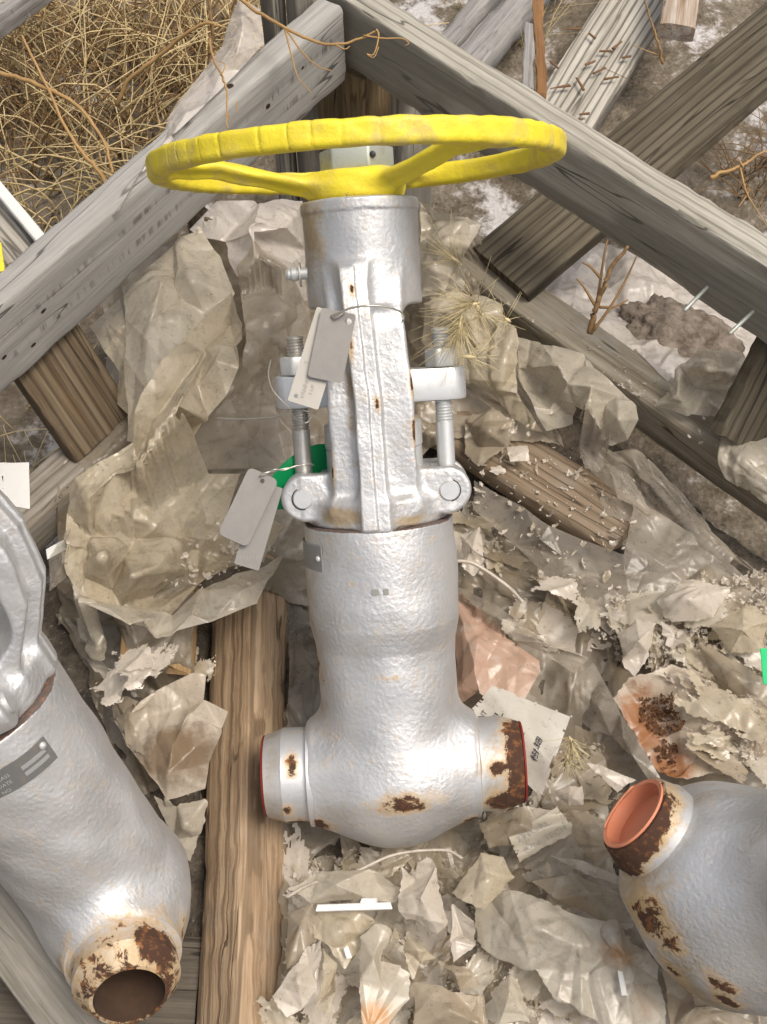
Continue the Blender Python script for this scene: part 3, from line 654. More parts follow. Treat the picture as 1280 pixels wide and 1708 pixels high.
m_yoke = silver('silver_yoke', grain=0.9,
    rust=[(mm(-8, -50, -92), (.004, .01, .008), .8), (mm(30, -40, -160), (.003, .02, .02), .85), (mm(30, -40, -195), (.003, .02, .016), .9), (mm(5, -54, -172), (.003, .01, .012), .8), (mm(-31, -40, -215), (.004, .02, .03), .75), (mm(-11, -52, -130), (.003, .01, .02), .75), (mm(32, -42, -124), (.003, .01, .01), .7)],
    dirt=[(mm(-14, -48, -170), (.008, .02, .11), .85), (mm(-22, -44, -252), (.03, .03, .012), 1.2), (mm(-36, -20, -50), (.022, .04, .05), .95), (mm(25, -44, -258), (.03, .03, .008), .8), (mm(-34, -30, -105), (.02, .04, .03), .6)])
yoke = cast_obj('yoke', *YOKE, m_yoke, valve)
# gasket step between bonnet and body
lathe('bonnet_ring', [(.030, ZB - .2665), (.0495, ZB - .2665), (.0495, ZB - .2595), (.030, ZB - .2595)], plain_metal('bonnet_edge', (.42, .38, .31), .55, .4, .6), valve, 56, closed=True)
# stem and gland stack
lathe('stem', [(.0005, ZB - .30), (.012, ZB - .30), (.012, ZB + .004), (.0005, ZB + .004)], M_STUD, valve, 24)
lathe('gland', [(.0005, ZB - .245), (.030, ZB - .245), (.030, ZB - .228), (.036, ZB - .226), (.036, ZB - .208), (.035, ZB - .2075), (.0365, ZB - .2065), (.0365, ZB - .190), (.033, ZB - .188), (.0005, ZB - .188)], M_NUT, valve, 44)
# gland bridge with its two ears
out = []
for sgn in (1, -1):
    for a in range(-70, 71, 20):
        out.append((sgn * (57 + 14 * math.cos(R(a))) / 1000, sgn * (14 * math.sin(R(a))) / 1000))
bridge = prism('gland_bridge', out, ZB - .1755, ZB - .151, M_PAINTS, valve, bevel=.003, axes='xy')
for sx in (1, -1):
    c = (sx * .0535, -.003)
    st = threaded('swing_bolt', .0066, ZB - .236, ZB - .1235, ZB - .192, ZB - .1245, M_STUD if sx < 0 else M_PAINTS, valve, c)
    nt = hexnut('nut', .0128, ZB - .1508, ZB - .1372, M_NUT, st, c, R(12 if sx > 0 else 20))
    pn = lathe('pin', [(.0005, -.0335), (.0066, -.0335), (.0074, -.0325), (.0074, .0335), (.0005, .0335)], M_PAINTS, valve, 32, 'Y', loc=(sx * .0535, 0, ZB - .2395))
    lathe('pin_gap', [(.0076, -.03125), (.0084, -.03125), (.0084, -.0305), (.0076, -.0305)], flat('pin_gap', (.03, .027, .022), .9), pn, 32, 'Y', True, loc=(sx * .0535, 0, ZB - .2395))
    lathe('bolt_eye', [(.0075, -.008), (.0135, -.008), (.0135, .008), (.0075, .008)], M_STUD, st, 28, 'Y', True, loc=(sx * .0535, -.003, ZB - .2395))
# grease fitting on the left of the yoke sleeve
gf = lathe('grease_fitting', [(.0005, -.040), (.0042, -.040), (.0042, -.0475), (.0052, -.048), (.0052, -.0515), (.0036, -.0525), (.0044, -.054), (.003, -.0560), (.0005, -.0562)], M_NUT, valve, 24, 'X', loc=(0, -.010, ZB - .078))
lathe('fitting_clip', [(.0046, -.0462), (.0058, -.0462), (.0058, -.0450), (.0046, -.0450)], M_WIRE, gf, 20, 'X', True, loc=(0, -.010, ZB - .0785), scale=(1, 1, 1.5))
# handwheel: hub with rim, spokes and locknut
m_yel = yellow_paint()
Vw, Fw, Nw = WHEEL; cw = Vw[Fw].mean(1); rw = np.hypot(cw[:, 0], cw[:, 1]); aw = np.arctan2(cw[:, 1], cw[:, 0])
wheel = cast_obj('handwheel', Vw, Fw, Nw, m_yel, valve, rw < 0.040); wheel['label'] = 'yellow painted handwheel with three spokes'
cast_obj('rim', Vw, Fw, Nw, m_yel, wheel, rw >= 0.127)
for a in SPOKES:
    dd = np.abs((aw - a + math.pi) % (2 * math.pi) - math.pi); ok = (rw >= 0.040) & (rw < 0.127) & (dd < R(60)); cast_obj('spoke', Vw, Fw, Nw, m_yel, wheel, ok)
ln = hexnut('locknut', .0275, ZB - .0075, ZB + .0080, M_LOCKNUT, wheel, (0, 0), R(50))
lathe('set_screw', [(.0005, -.0249), (.0016, -.0249), (.0022, -.0246), (.0022, -.020), (.0005, -.020)], flat('socket_dark', (.02, .02, .02), .4), ln, 16, 'Y', loc=(.0120, -.0012, ZB + .001))
# small name plate wrapped on the left of the body
def wrap_plate(name, parent, r, a0, a1, z0, z1, mat, th=.0009, n=14):
    V, Fc = [], []
    for k in range(n + 1):
        a = a0 + (a1 - a0) * k / n
        for rr, z in ((r, z0), (r + th, z0), (r + th, z1), (r, z1)): V.append((rr * math.sin(a), -rr * math.cos(a), z))
    for k in range(n):
        for j in range(4): Fc.append((k * 4 + j, k * 4 + (j + 1) % 4, (k + 1) * 4 + (j + 1) % 4, (k + 1) * 4 + j))
    Fc.append((0, 1, 2, 3)); Fc.append((n * 4 + 3, n * 4 + 2, n * 4 + 1, n * 4))
    return mk(name, V, Fc, mat, parent, smooth=False)
npl = wrap_plate('name_plate', valve, .0572, R(-95), R(-47), ZB - .293, ZB - .274, M_PLATE)
for a_, w_ in ((-7, 5), (1, 4)):
    wrap_plate('stencil_mark', valve, .0581, R(a_), R(a_ + w_), ZB - .3085, ZB - .3040, flat('stencil_grey', (.24, .24, .22), .7), th=.0002, n=3)
def dome_rivet(parent, a, r, z, size=.0024, mat=None):
    c = Vector((r * math.sin(a), -r * math.cos(a), z)); d = Vector((math.sin(a), -math.cos(a), 0))
    V, Fc = lathe_vf([(size, 0), (size * .9, size * .4), (size * .5, size * .75), (.0001, size * .85)], 14)
    q = d.to_track_quat('Z', 'Y').to_matrix().to_4x4(); q.translation = c
    return mk('rivet', [q @ Vector(v) for v in V], Fc, mat or M_NUT, parent)
dome_rivet(npl, R(-51), .0579, ZB - .2835)

# --- the left valve: same make, standing, seen from above with its open weld end towards us
def dirs_at(px, py, v):
    """direction given as (right, up, towards the viewer) as seen around a photo point"""
    t = -unit(ray(px, py)); x = unit(CR - t * (CR @ t)); y = np.cross(t, x)
    return unit(v[0] * x + v[1] * y + v[2] * t)
lz = dirs_at(190, 1500, (-.48, .60, .64)); lx = dirs_at(190, 1500, (.20, -.73, .65)); lx = unit(lx - lz * (lx @ lz)); ly = np.cross(lz, lx)
LC = at_depth(216, 1662, 0.83) - lx * 0.0995
ML = frame(LC - lz * (ZB - 0.461), lx, ly, lz)
valve2 = empty('gate_valve', 'partly visible silver valve at the left edge with open rusty pipe end', 'valve', ML)
m_body2 = silver('silver_body_left', ztop=ZB - 0.2625, rust=[(mm(66, 0, -461), (.018, .06, .055), .8), (mm(62, 22, -468), (.02, .03, .022), 1.0), (mm(62, -34, -466), (.022, .026, .026), .66), (mm(55, 40, -480), (.022, .02, .026), .7), (mm(62, 0, -500), (.02, .05, .014), .6)],
    dirt=[(mm(62, 0, -461), (.03, .08, .05), 1.2), (mm(40, -30, -400), (.03, .03, .03), .55), (mm(50, 20, -430), (.03, .03, .03), .5)])
cast_obj('body', *BODY_OPEN, m_body2, valve2)
m_weld3 = silver('silver_weld_open', extra_dirt=.4, rust=[(mm(90, 0, -461), (.06, .07, .07), .9), (mm(84, 26, -448), (.026, .022, .034), 1.3), (mm(98, 16, -470), (.014, .04, .03), 1.0), (mm(98, -10, -490), (.01, .04, .02), .8)], dirt=[(mm(88, 0, -461), (.03, .07, .07), .95)], grain=0.3)
weld_end('weld_end', 1, m_weld3, valve2, bore=.0240)['label'] = 'open rusty weld end facing the viewer'; weld_end('weld_end', -1, m_weld2, valve2, cap=1)
m_yoke2 = silver('silver_yoke_left', grain=1.2, dirt=[(mm(0, 0, -252), (.06, .06, .01), .8)])
cast_obj('yoke', *YOKE_BOWED, m_yoke2, valve2)
for sx in (1, -1):
    lathe('pin', [(.0005, -.0335), (.0066, -.0335), (.0074, -.0325), (.0074, .0335), (.0005, .0335)], M_PAINTS, valve2, 32, 'Y', loc=(sx * .0535, 0, ZB - .2395))
lathe('bonnet_ring', [(.030, ZB - .2665), (.0495, ZB - .2665), (.0495, ZB - .2595), (.030, ZB - .2595)], plain_metal('bonnet_edge_left', (.16, .10, .06), .7, .1, .6), valve2, 56, closed=True)
np2 = wrap_plate('name_plate', valve2, .0574, R(2), R(128), ZB - .2985, ZB - .2795, plain_metal('name_plate_dark', (0.15, 0.15, 0.148), 0.5, 0.3, 0.5), n=40)
dome_rivet(np2, R(124), .0583, ZB - .2835, .0028)
def wrapped_text(txt, size, a, z, r, parent, mat, rot=0.0):
    cu = bpy.data.curves.new('lettering', 'FONT'); cu.body = txt; cu.size = size; cu.resolution_u = 2
    ob = bpy.data.objects.new('lettering', cu); COL.objects.link(ob)
    me = bpy.data.meshes.new_from_object(ob.evaluated_get(bpy.context.evaluated_depsgraph_get())); bpy.data.objects.remove(ob)
    for v in me.vertices:
        aa = a + v.co.x / r; v.co = (r * math.sin(aa), -r * math.cos(aa), z + v.co.y)
    me.materials.append(mat); o = bpy.data.objects.new('lettering', me); COL.objects.link(o); o.parent = parent; return o
for k, (txt, a, z) in enumerate([('STEM', 14, -.2875), ('DISC', 14, -.2935), ('SEAT', 14, -.2995), ('SIZE', 52, -.2875), ('MAX', 52, -.2935), ('API', 52, -.2995), ('CLASS', 88, -.2875), ('DATE', 88, -.2935), ('NO.', 88, -.2995)]):
    wrapped_text(txt, .0038, R(a), ZB + z * .85 - .0425, .0586, np2, flat('engraved', (.38, .38, .37), .5))
for a0_, z_ in [(30, -.289), (30, -.295), (67, -.289), (67, -.295), (106, -.289), (106, -.295)]:
    wrap_plate('plate_field', np2, .0583, R(a0_), R(a0_ + 18), ZB + z_ * .85 - .0430, ZB + z_ * .85 - .0400, flat('plate_field', (.26, .26, .255), .6), th=.0002, n=5)

# --- the right valve, leaning away with an orange plug in its pipe end
rx = dirs_at(1150, 1400, (-.67, .58, .46)); rz = dirs_at(1150, 1400, (.70, .10, .70)); rz = unit(rz - rx * (rz @ rx)); ry = np.cross(rz, rx)
SC = 0.95
RC = at_depth(1052, 1353, 0.84) - rx * 0.103 * SC
MR_ = frame(RC - rz * (ZB - 0.461) * SC, rx * SC, ry * SC, rz * SC)
valve3 = empty('gate_valve', 'silver valve body at the right edge with orange plug in its pipe end', 'valve', MR_)
m_body3 = silver('silver_body_right', ztop=ZB - 0.2625, grain=1.2,
    rust=[(mm(56, 52, -462), (.026, .03, .03), 1.0), (mm(40, 66, -452), (.016, .02, .016), .85), (mm(0, 76, -440), (.024, .02, .014), .9), (mm(-16, 74, -452), (.024, .02, .012), .85), (mm(-4, 66, -486), (.034, .03, .016), .85), (mm(20, 74, -470), (.02, .02, .012), .7), (mm(62, 10, -500), (.03, .03, .02), .7)],
    dirt=[(mm(62, 40, -470), (.05, .06, .06), 1.1), (mm(0, 76, -470), (.10, .03, .06), .85), (mm(60, -20, -430), (.03, .04, .03), .8), (mm(70, 0, -461), (.02, .06, .06), .9)])
cast_obj('body', *BODY_BIG, m_body3, valve3); cast_obj('yoke', *YOKE, m_yoke2, valve3)
m_weld4 = silver('silver_weld_plug', extra_dirt=.3, rust=[(mm(96, 16, -461), (.018, .06, .06), 1.8), (mm(86, 26, -466), (.014, .03, .03), 1.3)], dirt=[(mm(92, 0, -461), (.016, .07, .07), 1.0)], grain=0.3)
weld_end('weld_end', 1, m_weld4, valve3, cap=1)['label'] = 'rusted weld end with orange plug'; weld_end('weld_end', -1, m_weld2, valve3, cap=1)
lathe('plug', [(.0005, .090), (.0245, .090), (.0262, .0985), (.0262, .1010), (.0292, .1016), (.0294, .1002), (.0284, .0985), (.0282, .086), (.0005, .086)], M_ORANGE, valve3, 48, 'X', loc=(0, 0, ZB - 0.461))
V, Fc = [], []
for k in range(9):                                                 # the torn tongue of the plug
    t = k / 8; a = R(200 + 95 * t); wv = .0055 * math.sin(math.pi * (t * .85 + .1)) + .001
    for rr, xx in ((.0262, .1028), (.0262 - wv, .1045)): V.append((xx, rr * math.cos(a), rr * math.sin(a) + ZB - .461))
for k in range(8): Fc.append((2 * k, 2 * k + 1, 2 * k + 3, 2 * k + 2))
tn = mk('plug_tear', V, Fc, M_ORANGE, valve3); sm = tn.modifiers.new('thick', 'SOLIDIFY'); sm.thickness = .001
# ------------------------------------------------------------------ crate floor and the height map that film settles on
GX0, GY0, GH, GNX, GNY = -0.62, 0.0, 0.005, 250, 270
gx = GX0 + GH * np.arange(GNX); gy = GY0 + GH * np.arange(GNY); XX, YY = np.meshgrid(gx, gy, indexing='ij')
def inside_crate(x, y):
    a = (x - lowA[0]) * nlow[0] + (y - lowA[1]) * nlow[1]; b = (x - lowC[0]) * nl2[0] + (y - lowC[1]) * nl2[1]
    return np.maximum(a, b)                                       # < 0 inside
def rough_floor(x, y):
    return 0.006 * np.sin(x * 31 + 2 * np.sin(y * 17)) * np.sin(y * 27 + 1) + 0.004 * np.sin(x * 67 + y * 41) + 0.003 * np.sin(y * 90 - x * 70)
def floor_h(x, y):
    k = np.clip(inside_crate(x, y) / 0.03, 0, 1); return (1 - k) * (-0.004 + rough_floor(x, y)) + k * (GZ - 0.03)
def crate_floor():
    V, Fc = [], []; xs = np.arange(-0.5, 0.5001, 0.01); ys = np.arange(-0.05, 1.02, 0.01)
    for y in ys:
        for x in xs: V.append((x, y, float(floor_h(x, y)) + 0.004 * mnoise.noise(Vector((x * 60, y * 60, 1)))))
    m = len(xs)
    for j in range(len(ys) - 1):
        for i in range(m - 1): Fc.append((j * m + i, j * m + i + 1, (j + 1) * m + i + 1, (j + 1) * m + i))
    t = NT('crate_dirt'); b = t.noise(45, 6, 0.75); c = t.noise(200, 4, 0.75)
    col = t.mix(t.ramp(b, 0.35, 0.7), (0.045, 0.036, 0.027), (0.16, 0.13, 0.095)); col = t.mix(t.ramp(c, 0.6, 0.75), col, (0.40, 0.36, 0.29))
    t.set(Base__Color=col, Roughness=0.95, Normal=t.bump(t.math('ADD', b, c), 0.8, 0.005))
    setp(mk('crate_floor', V, Fc, t.m), 'dirty crate floor under the plastic litter', kind='structure')
crate_floor()
HF = np.maximum(floor_h(XX, YY), GZ)
def raster_box(M, hx, hy, hz):
    Rm = M[:3, :3]; c = M[:3, 3]
    # height of the top surface of the box above each cell, by sampling the box densely
    n = 90; us = np.linspace(-hx, hx, max(n, int(hx * 2 / 0.003))); vs_ = np.linspace(-hy, hy, 40); ws = np.linspace(-hz, hz, 24)
    for (A, B, k) in ((us, vs_, 2), (us, ws, 1)):
        for sgn in (-1, 1):
            a, b = np.meshgrid(A, B, indexing='ij'); p = np.zeros(a.shape + (3,)); p[..., 0] = a
            p[..., 3 - k] = b; p[..., k] = sgn * (hz if k == 2 else hy)
            put_pts(p @ Rm.T + c)
def put_pts(p, lift=0.0):
    p = p.reshape(-1, 3); i = np.round((p[:, 0] - GX0) / GH).astype(int); j = np.round((p[:, 1] - GY0) / GH).astype(int)
    ok = (i >= 0) & (i < GNX) & (j >= 0) & (j < GNY); np.maximum.at(HF, (i[ok], j[ok]), p[ok, 2] + lift)
for M_, a_, b_, c_ in BOARDS:
    if M_[2, 3] + 0 < 0.075: raster_box(M_, a_, b_, c_)
def hf(x, y):
    u = np.clip((x - GX0) / GH, 0, GNX - 1.001); v = np.clip((y - GY0) / GH, 0, GNY - 1.001); i = u.astype(int); j = v.astype(int); u -= i; v -= j
    return HF[i, j] * (1 - u) * (1 - v) + HF[i + 1, j] * u * (1 - v) + HF[i, j + 1] * (1 - u) * v + HF[i + 1, j + 1] * u * v

# ------------------------------------------------------------------ plastic film: sheets relaxed as thin cloth over that map
def cat_rows(P, n):                                               # Catmull-Rom along axis 0
    return np.stack([spline(P[:, j], n) for j in range(P.shape[1])], 1)
def tri(x): return np.sqrt((np.abs((x / math.pi) % 2 - 1) - 0.5) ** 2 * 4 + 0.004) * 1.0 * np.sign(np.abs((x / math.pi) % 2 - 1) - 0.5)
def crease_field(U, seed, amp=1.0, dens=1.0, rmin=0.002, rmax=0.014, kmax=260, pleats=3):
    """folds of handled plastic film: pleats fanning out from pinched points, and sharp straight creases that fade out at their ends"""
    rg = np.random.default_rng(seed + 100); lo, hi = U.reshape(-1, 2).min(0), U.reshape(-1, 2).max(0); area = np.prod(hi - lo)
    grid = U.ndim == 3; h = np.zeros(U.shape[:-1]); n, m = U.shape[:2]; K = int(np.clip(area * 3800 * dens, 8, kmax)); st = (hi - lo) / (n - 1, m - 1) if grid else None
    for i in range(pleats):
        c = rg.uniform(lo - .15 * (hi - lo), hi + .15 * (hi - lo)); d = U - c; r = np.hypot(d[..., 0], d[..., 1]) + 1e-6; th = np.arctan2(d[..., 1], d[..., 0])
        Rr = rg.uniform(0.025, 0.09); k = rg.integers(7, 17); ph = rg.uniform(0, 6.28); t0 = rg.uniform(0, 6.28)
        wv = k * th + ph + 1.6 * np.sin(2 * th + ph) + 1.2 * np.sin(3 * th + r / Rr * 1.5 + ph) + 0.8 * np.sin(5 * th + 2 * ph); win = 0.35 + 0.65 * np.clip(np.cos((th - t0) / 1.0), 0, 1)
        A = 0.05 * r * np.exp(-(r / Rr) ** 1.5 * 0.6) * win
        h += amp * A * (0.5 - np.abs((wv / math.pi) % 2 - 1)) * 2 * rg.choice([-1, 1])
    main = rg.uniform(0, math.pi)
    for i in range(K):
        a = main + rg.normal(0, 0.6) if rg.random() < 0.6 else rg.uniform(0, math.pi)
        c = rg.uniform(lo, hi); Rr = rmin * (rmax / rmin) ** rg.random(); ln = Rr * rg.uniform(4, 16)
        rad = max(2.0 * ln, 4.5 * Rr)
        if grid:
            i0, j0 = np.maximum(((c - rad - lo) / st).astype(int), 0); i1, j1 = np.minimum(((c + rad - lo) / st).astype(int) + 2, (n, m)); sel = (slice(i0, i1), slice(j0, j1))
        else: sel = np.abs(U - c).max(-1) < rad
        d = U[sel] - c; q = -d[..., 0] * math.sin(a) + d[..., 1] * math.cos(a); s = d[..., 0] * math.cos(a) + d[..., 1] * math.sin(a)
        q = q + 0.02 * s * s / ln * rg.normal()
        side = np.where(q > 0, 1.0, rg.uniform(0.3, 1.0))
        h[sel] += amp * rg.normal(0, 0.24) * Rr * np.exp(-np.sqrt(q * q + 0.0004 ** 2) / Rr / side) * np.exp(-(s / ln) ** 2)
    return h
def surf_normals(X):
    nr = np.cross(np.gradient(X, axis=0), np.gradient(X, axis=1)); nr /= np.linalg.norm(nr, axis=-1)[..., None] + 1e-12
    return -nr if nr[..., 2].mean() < 0 else nr
def arc_uv(X):
    n, m = X.shape[:2]; su = np.linalg.norm(np.gradient(X, axis=0), axis=-1).mean(); sv = np.linalg.norm(np.gradient(X, axis=1), axis=-1).mean()
    return np.stack(np.meshgrid(np.arange(n) * su, np.arange(m) * sv, indexing='ij'), -1)
def resample(X, n, m):
    """smooth (uniform Catmull-Rom) resampling of a grid of points"""
    def ax0(A, n2):
        k = A.shape[0]; s = np.linspace(0, k - 1 - 1e-6, n2); i = s.astype(int); t = (s - i).reshape((-1,) + (1,) * (A.ndim - 1))
        g = lambda o: A[np.clip(i + o, 0, k - 1)]
        a, b, c, d = g(-1), g(0), g(1), g(2); return 0.5 * (2 * b + (c - a) * t + (2 * a - 5 * b + 4 * c - d) * t * t + (3 * b - a - 3 * c + d) * t ** 3)
    return np.swapaxes(ax0(np.swapaxes(ax0(X, n), 0, 1), m), 0, 1)
def settle(X, steps, g=-1.5, iters=3, bend=0.35, thick=0.0015, hold=0.04, excess=1.0):
    n, m, _ = X.shape
    cons = []
    def add(sa, sb, k):
        r = np.linalg.norm(X[sa] - X[sb], axis=-1) * excess; cons.append((sa, sb, r, k))
    S = slice
    for par in (0, 1):
        add((S(par, n - 1, 2), S(None)), (S(par + 1, n, 2), S(None)), 0.7)
        add((S(None), S(par, m - 1, 2)), (S(None), S(par + 1, m, 2)), 0.7)
        add((S(par, n - 1, 2), S(0, m - 1)), (S(par + 1, n, 2), S(1, m)), 0.5)
        add((S(par, n - 1, 2), S(1, m)), (S(par + 1, n, 2), S(0, m - 1)), 0.5)
    for par in (0, 1, 2, 3):
        if n > par + 2: add((S(par, n - 2, 4), S(None)), (S(par + 2, n, 4), S(None)), bend)
        if m > par + 2: add((S(None), S(par, m - 2, 4)), (S(None), S(par + 2, m, 4)), bend)
    P = X.copy(); V = np.zeros_like(P); dt = 1 / 40
    for st in range(steps):
        V[..., 2] += g * dt; V *= 0.9; Q = P + V * dt
        Q += hold * (X - Q)
        for it in range(iters):
            for sa, sb, r, kk in cons:
                a, b = Q[sa], Q[sb]; d = b - a; l = np.sqrt((d * d).sum(-1)) + 1e-9; c = (kk * (l - r) / l * 0.5)[..., None] * d
                Q[sa] = a + c; Q[sb] = b - c
        h = hf(Q[..., 0], Q[..., 1]) + thick; hit = Q[..., 2] < h
        Q[..., 2] = np.where(hit, np.minimum(h, Q[..., 2] + 0.012), Q[..., 2])
        Q[..., :2] = P[..., :2] + (Q[..., :2] - P[..., :2]) * np.where(hit, 0.4, 1.0)[..., None]
        V = np.clip((Q - P) / dt, -0.5, 0.5); P = Q
    return P
def torn_faces(n, m, seed, tear, holes=0.0, freq=5.0):
    uu, vv = np.meshgrid(np.linspace(0, 1, n - 1), np.linspace(0, 1, m - 1), indexing='ij')
    ed = np.minimum(np.minimum(uu, 1 - uu), np.minimum(vv, 1 - vv)); keep = np.ones(ed.shape, bool)
    if tear > 0:
        nz = np.full(ed.shape, -9.0); band = (ed < tear * 2.6) | (holes > 0)
        for i_, j_ in np.argwhere(band): nz[i_, j_] = mnoise.fractal(Vector((uu[i_, j_] * freq + seed * 3.1, vv[i_, j_] * freq, seed)), 0.6, 2.2, 4)
        keep = ed > tear * (0.9 + 1.6 * nz)
        if holes: keep &= nz < holes
    ii, jj = np.nonzero(keep); a = ii * m + jj
    return np.stack([a, a + m, a + m + 1, a + 1], 1)
def grid_mesh(name, P, Fc, mat):
    V = P.reshape(-1, 3); used, inv = np.unique(Fc, return_inverse=True); V = V[used]; Fc = inv.reshape(-1, 4); c = V.mean(0)
    me = bpy.data.meshes.new(name); W_ = (V - c).astype(np.float32); me.vertices.add(len(W_)); me.vertices.foreach_set('co', W_.ravel())
    me.loops.add(len(Fc) * 4); me.loops.foreach_set('vertex_index', Fc.astype(np.int32).ravel()); me.polygons.add(len(Fc))
    me.polygons.foreach_set('loop_start', np.arange(0, len(Fc) * 4, 4, dtype=np.int32)); me.polygons.foreach_set('use_smooth', np.ones(len(Fc), bool))
    me.update(calc_edges=True); me.materials.append(mat); return me, c
def sheet(name, net, mat, label, n=70, m=70, fold=1.0, steps=14, seed=0, tear=0.015, g=-1.0, hold=0.06, layer=True, collide=True, holes=0.0, group=None, cat='plastic sheet', dens=1.0, rmax=0.045, fine=2.2, freq=5.0, fine_amp=1.0):
    N = np.array([[at_z(*q) for q in row] for row in net])
    X = resample(N, int(n * .7), int(m * .7))
    X = X + surf_normals(X) * crease_field(arc_uv(X), seed, fold * 0.9, dens * 0.12, rmin=0.012, rmax=rmax, pleats=2)[..., None]
    P = settle(X, steps, g, hold=hold) if collide else X
    if layer: put_pts(P)
    n2, m2 = int(n * fine), int(m * fine); P = resample(P, n2, m2)
    P = P + surf_normals(P) * crease_field(arc_uv(P), seed + 50, fold * fine_amp, dens, rmax=rmax * 0.35)[..., None]
    me, c = grid_mesh(name, P, torn_faces(n2, m2, seed, tear, holes, freq), mat)
    o = bpy.data.objects.new(name, me); COL.objects.link(o); o.location = c
    return setp(o, label, cat, group)
F_BASE = film('film_dirty_shaded', (0.364, 0.314, 0.243), 0.8, 0.22, 0.30, thin=0.3, seed=1.0)  # besides its dirt, tint darkened so gaps between upper sheets look shaded
F_BASE2 = film('film_beige', (0.467, 0.401, 0.306), 0.7, 0.24, 0.28, thin=0.32, seed=3.0)  # beige darkened as well, shade put into the lower layers
F_CLEAR = film('film_clear', (0.517, 0.462, 0.384), 0.6, 0.68, 0.18, thin=0.34, seed=5.0)
F_PALE = film('film_pale', (0.675, 0.616, 0.506), 0.5, 0.32, 0.20, thin=0.34, seed=7.0)
F_YEL = film('film_yellowed', (0.666, 0.586, 0.445), 0.55, 0.30, 0.22, thin=0.34, seed=9.0)
F_WHITE = film('film_white', (0.787, 0.733, 0.682), 0.4, 0.35, 0.23, thin=0.34, seed=11.0)
F_PINK = film('film_pinkish', (0.608, 0.412, 0.307), 0.4, 0.10, 0.28, thin=0.3, seed=13.0)
F_RUST = film('film_rusty', (0.585, 0.492, 0.385), 0.6, 0.08, 0.36, thin=0.3, seed=15.0, stains=[((-.038, .0, 0), (.034, .045, .1), 1.15), ((-.02, -.035, 0), (.03, .03, .1), 1.1)], stain_col=(0.27, 0.10, 0.026))
F_STAIN = film('film_mud_stained', (0.652, 0.567, 0.458), 0.4, 0.15, 0.28, thin=0.34, seed=17.0, stains=[((.005, -.018, 0), (.055, .034, .1), 1.2)], stain_col=(0.15, 0.095, 0.045))
F_SCRAP = film('film_scrap', (0.578, 0.494, 0.379), 0.6, 0.25, 0.27, thin=0.32, seed=19.0)
F_SCRAP2 = film('film_scrap_pale', (0.742, 0.674, 0.584), 0.45, 0.28, 0.26, thin=0.32, seed=21.0)

S = sheet
# layers on the floor
S('film_sheet', [[(150, 430, .09), (330, 380, .13), (480, 330, .11), (640, 330, .06)], [(170, 640, .05), (320, 600, .07), (470, 560, .05), (640, 560, .02)], [(110, 860, .03), (300, 820, .04), (480, 800, .02), (650, 800, .0)], [(80, 1040, .01), (260, 1060, .01), (420, 1030, .005), (650, 1000, .0)]], F_BASE, 'wide dull plastic sheet lining the crate behind the left bag', 110, 90, 1.0, 14, 1)
S('film_sheet', [[(640, 330, .05), (720, 330, .11), (800, 380, .12)], [(650, 480, .03), (720, 480, .08), (800, 470, .10)], [(650, 640, .01), (760, 620, .05), (870, 600, .07)], [(660, 800, .0), (790, 760, .02), (950, 740, .05)]], F_BASE2, 'crumpled beige sheet hanging in the corner right of the yoke', 90, 60, 1.24, 14, 2)
S('film_sheet', [[(740, 840, .01), (900, 915, .02), (1060, 960, .03), (1330, 1000, .03)], [(740, 950, .0), (930, 980, .02), (1100, 1010, .03), (1330, 1050, .03)], [(740, 1060, .0), (930, 1060, .005), (1100, 1080, .02), (1330, 1120, .02)], [(740, 1270, .0), (930, 1260, .0), (1100, 1250, .01), (1330, 1270, .01)]], F_BASE, 'wide dusty sheet spread over the floor right of the valve', 90, 100, 0.96, 14, 3)
S('film_sheet', [[(455, 1180, 0), (700, 1180, -.01), (900, 1200, .0), (1150, 1240, .0), (1340, 1260, .0)], [(455, 1400, .0), (700, 1400, -.02), (900, 1380, .01), (1150, 1400, .0), (1340, 1420, .0)], [(455, 1560, .01), (700, 1560, .02), (900, 1540, .02), (1150, 1560, .01), (1340, 1560, .0)], [(455, 1760, .0), (700, 1760, .02), (900, 1760, .02), (1150, 1760, .01), (1340, 1760, .0)]], F_BASE2, 'wide torn sheet covering the floor below the middle valve', 100, 130, 1.0, 14, 4)
S('film_sheet', [[(80, 1010, .03), (220, 1010, .02), (345, 1000, .0)], [(150, 1170, .02), (250, 1180, .015), (345, 1180, .0)], [(240, 1350, .01), (300, 1360, .01), (345, 1360, .0)]], F_BASE, 'dull film sunk between left valve and tan timber', 60, 50, 1.16, 14, 5)
S('film_sheet', [[(470, 960, .0), (560, 960, .0)], [(475, 1100, .01), (560, 1100, .0)], [(470, 1230, .0), (560, 1240, .0)]], F_CLEAR, 'clear crinkled film between tan timber and valve body', 50, 30, 1.6, 14, 6)
# left bag
# right side
S('film_sheet', [[(970, 740, .05), (1080, 760, .055), (1180, 850, .05)], [(990, 800, .05), (1100, 830, .05), (1230, 920, .045)], [(1010, 860, .05), (1120, 900, .045), (1290, 970, .04)]], F_CLEAR, 'grey film stretched along the orange-brown lower rail', 60, 60, 0.88, 14, 17)
S('film_sheet', [[(1080, 960, .05), (1180, 940, .055), (1330, 960, .055)], [(1060, 1040, .05), (1180, 1020, .06), (1330, 1050, .055)], [(1090, 1120, .04), (1200, 1100, .05), (1330, 1130, .05)]], F_BASE2, 'heap of flaking beige film at the right edge below planks', 70, 80, 1.4, 14, 23, tear=.06)
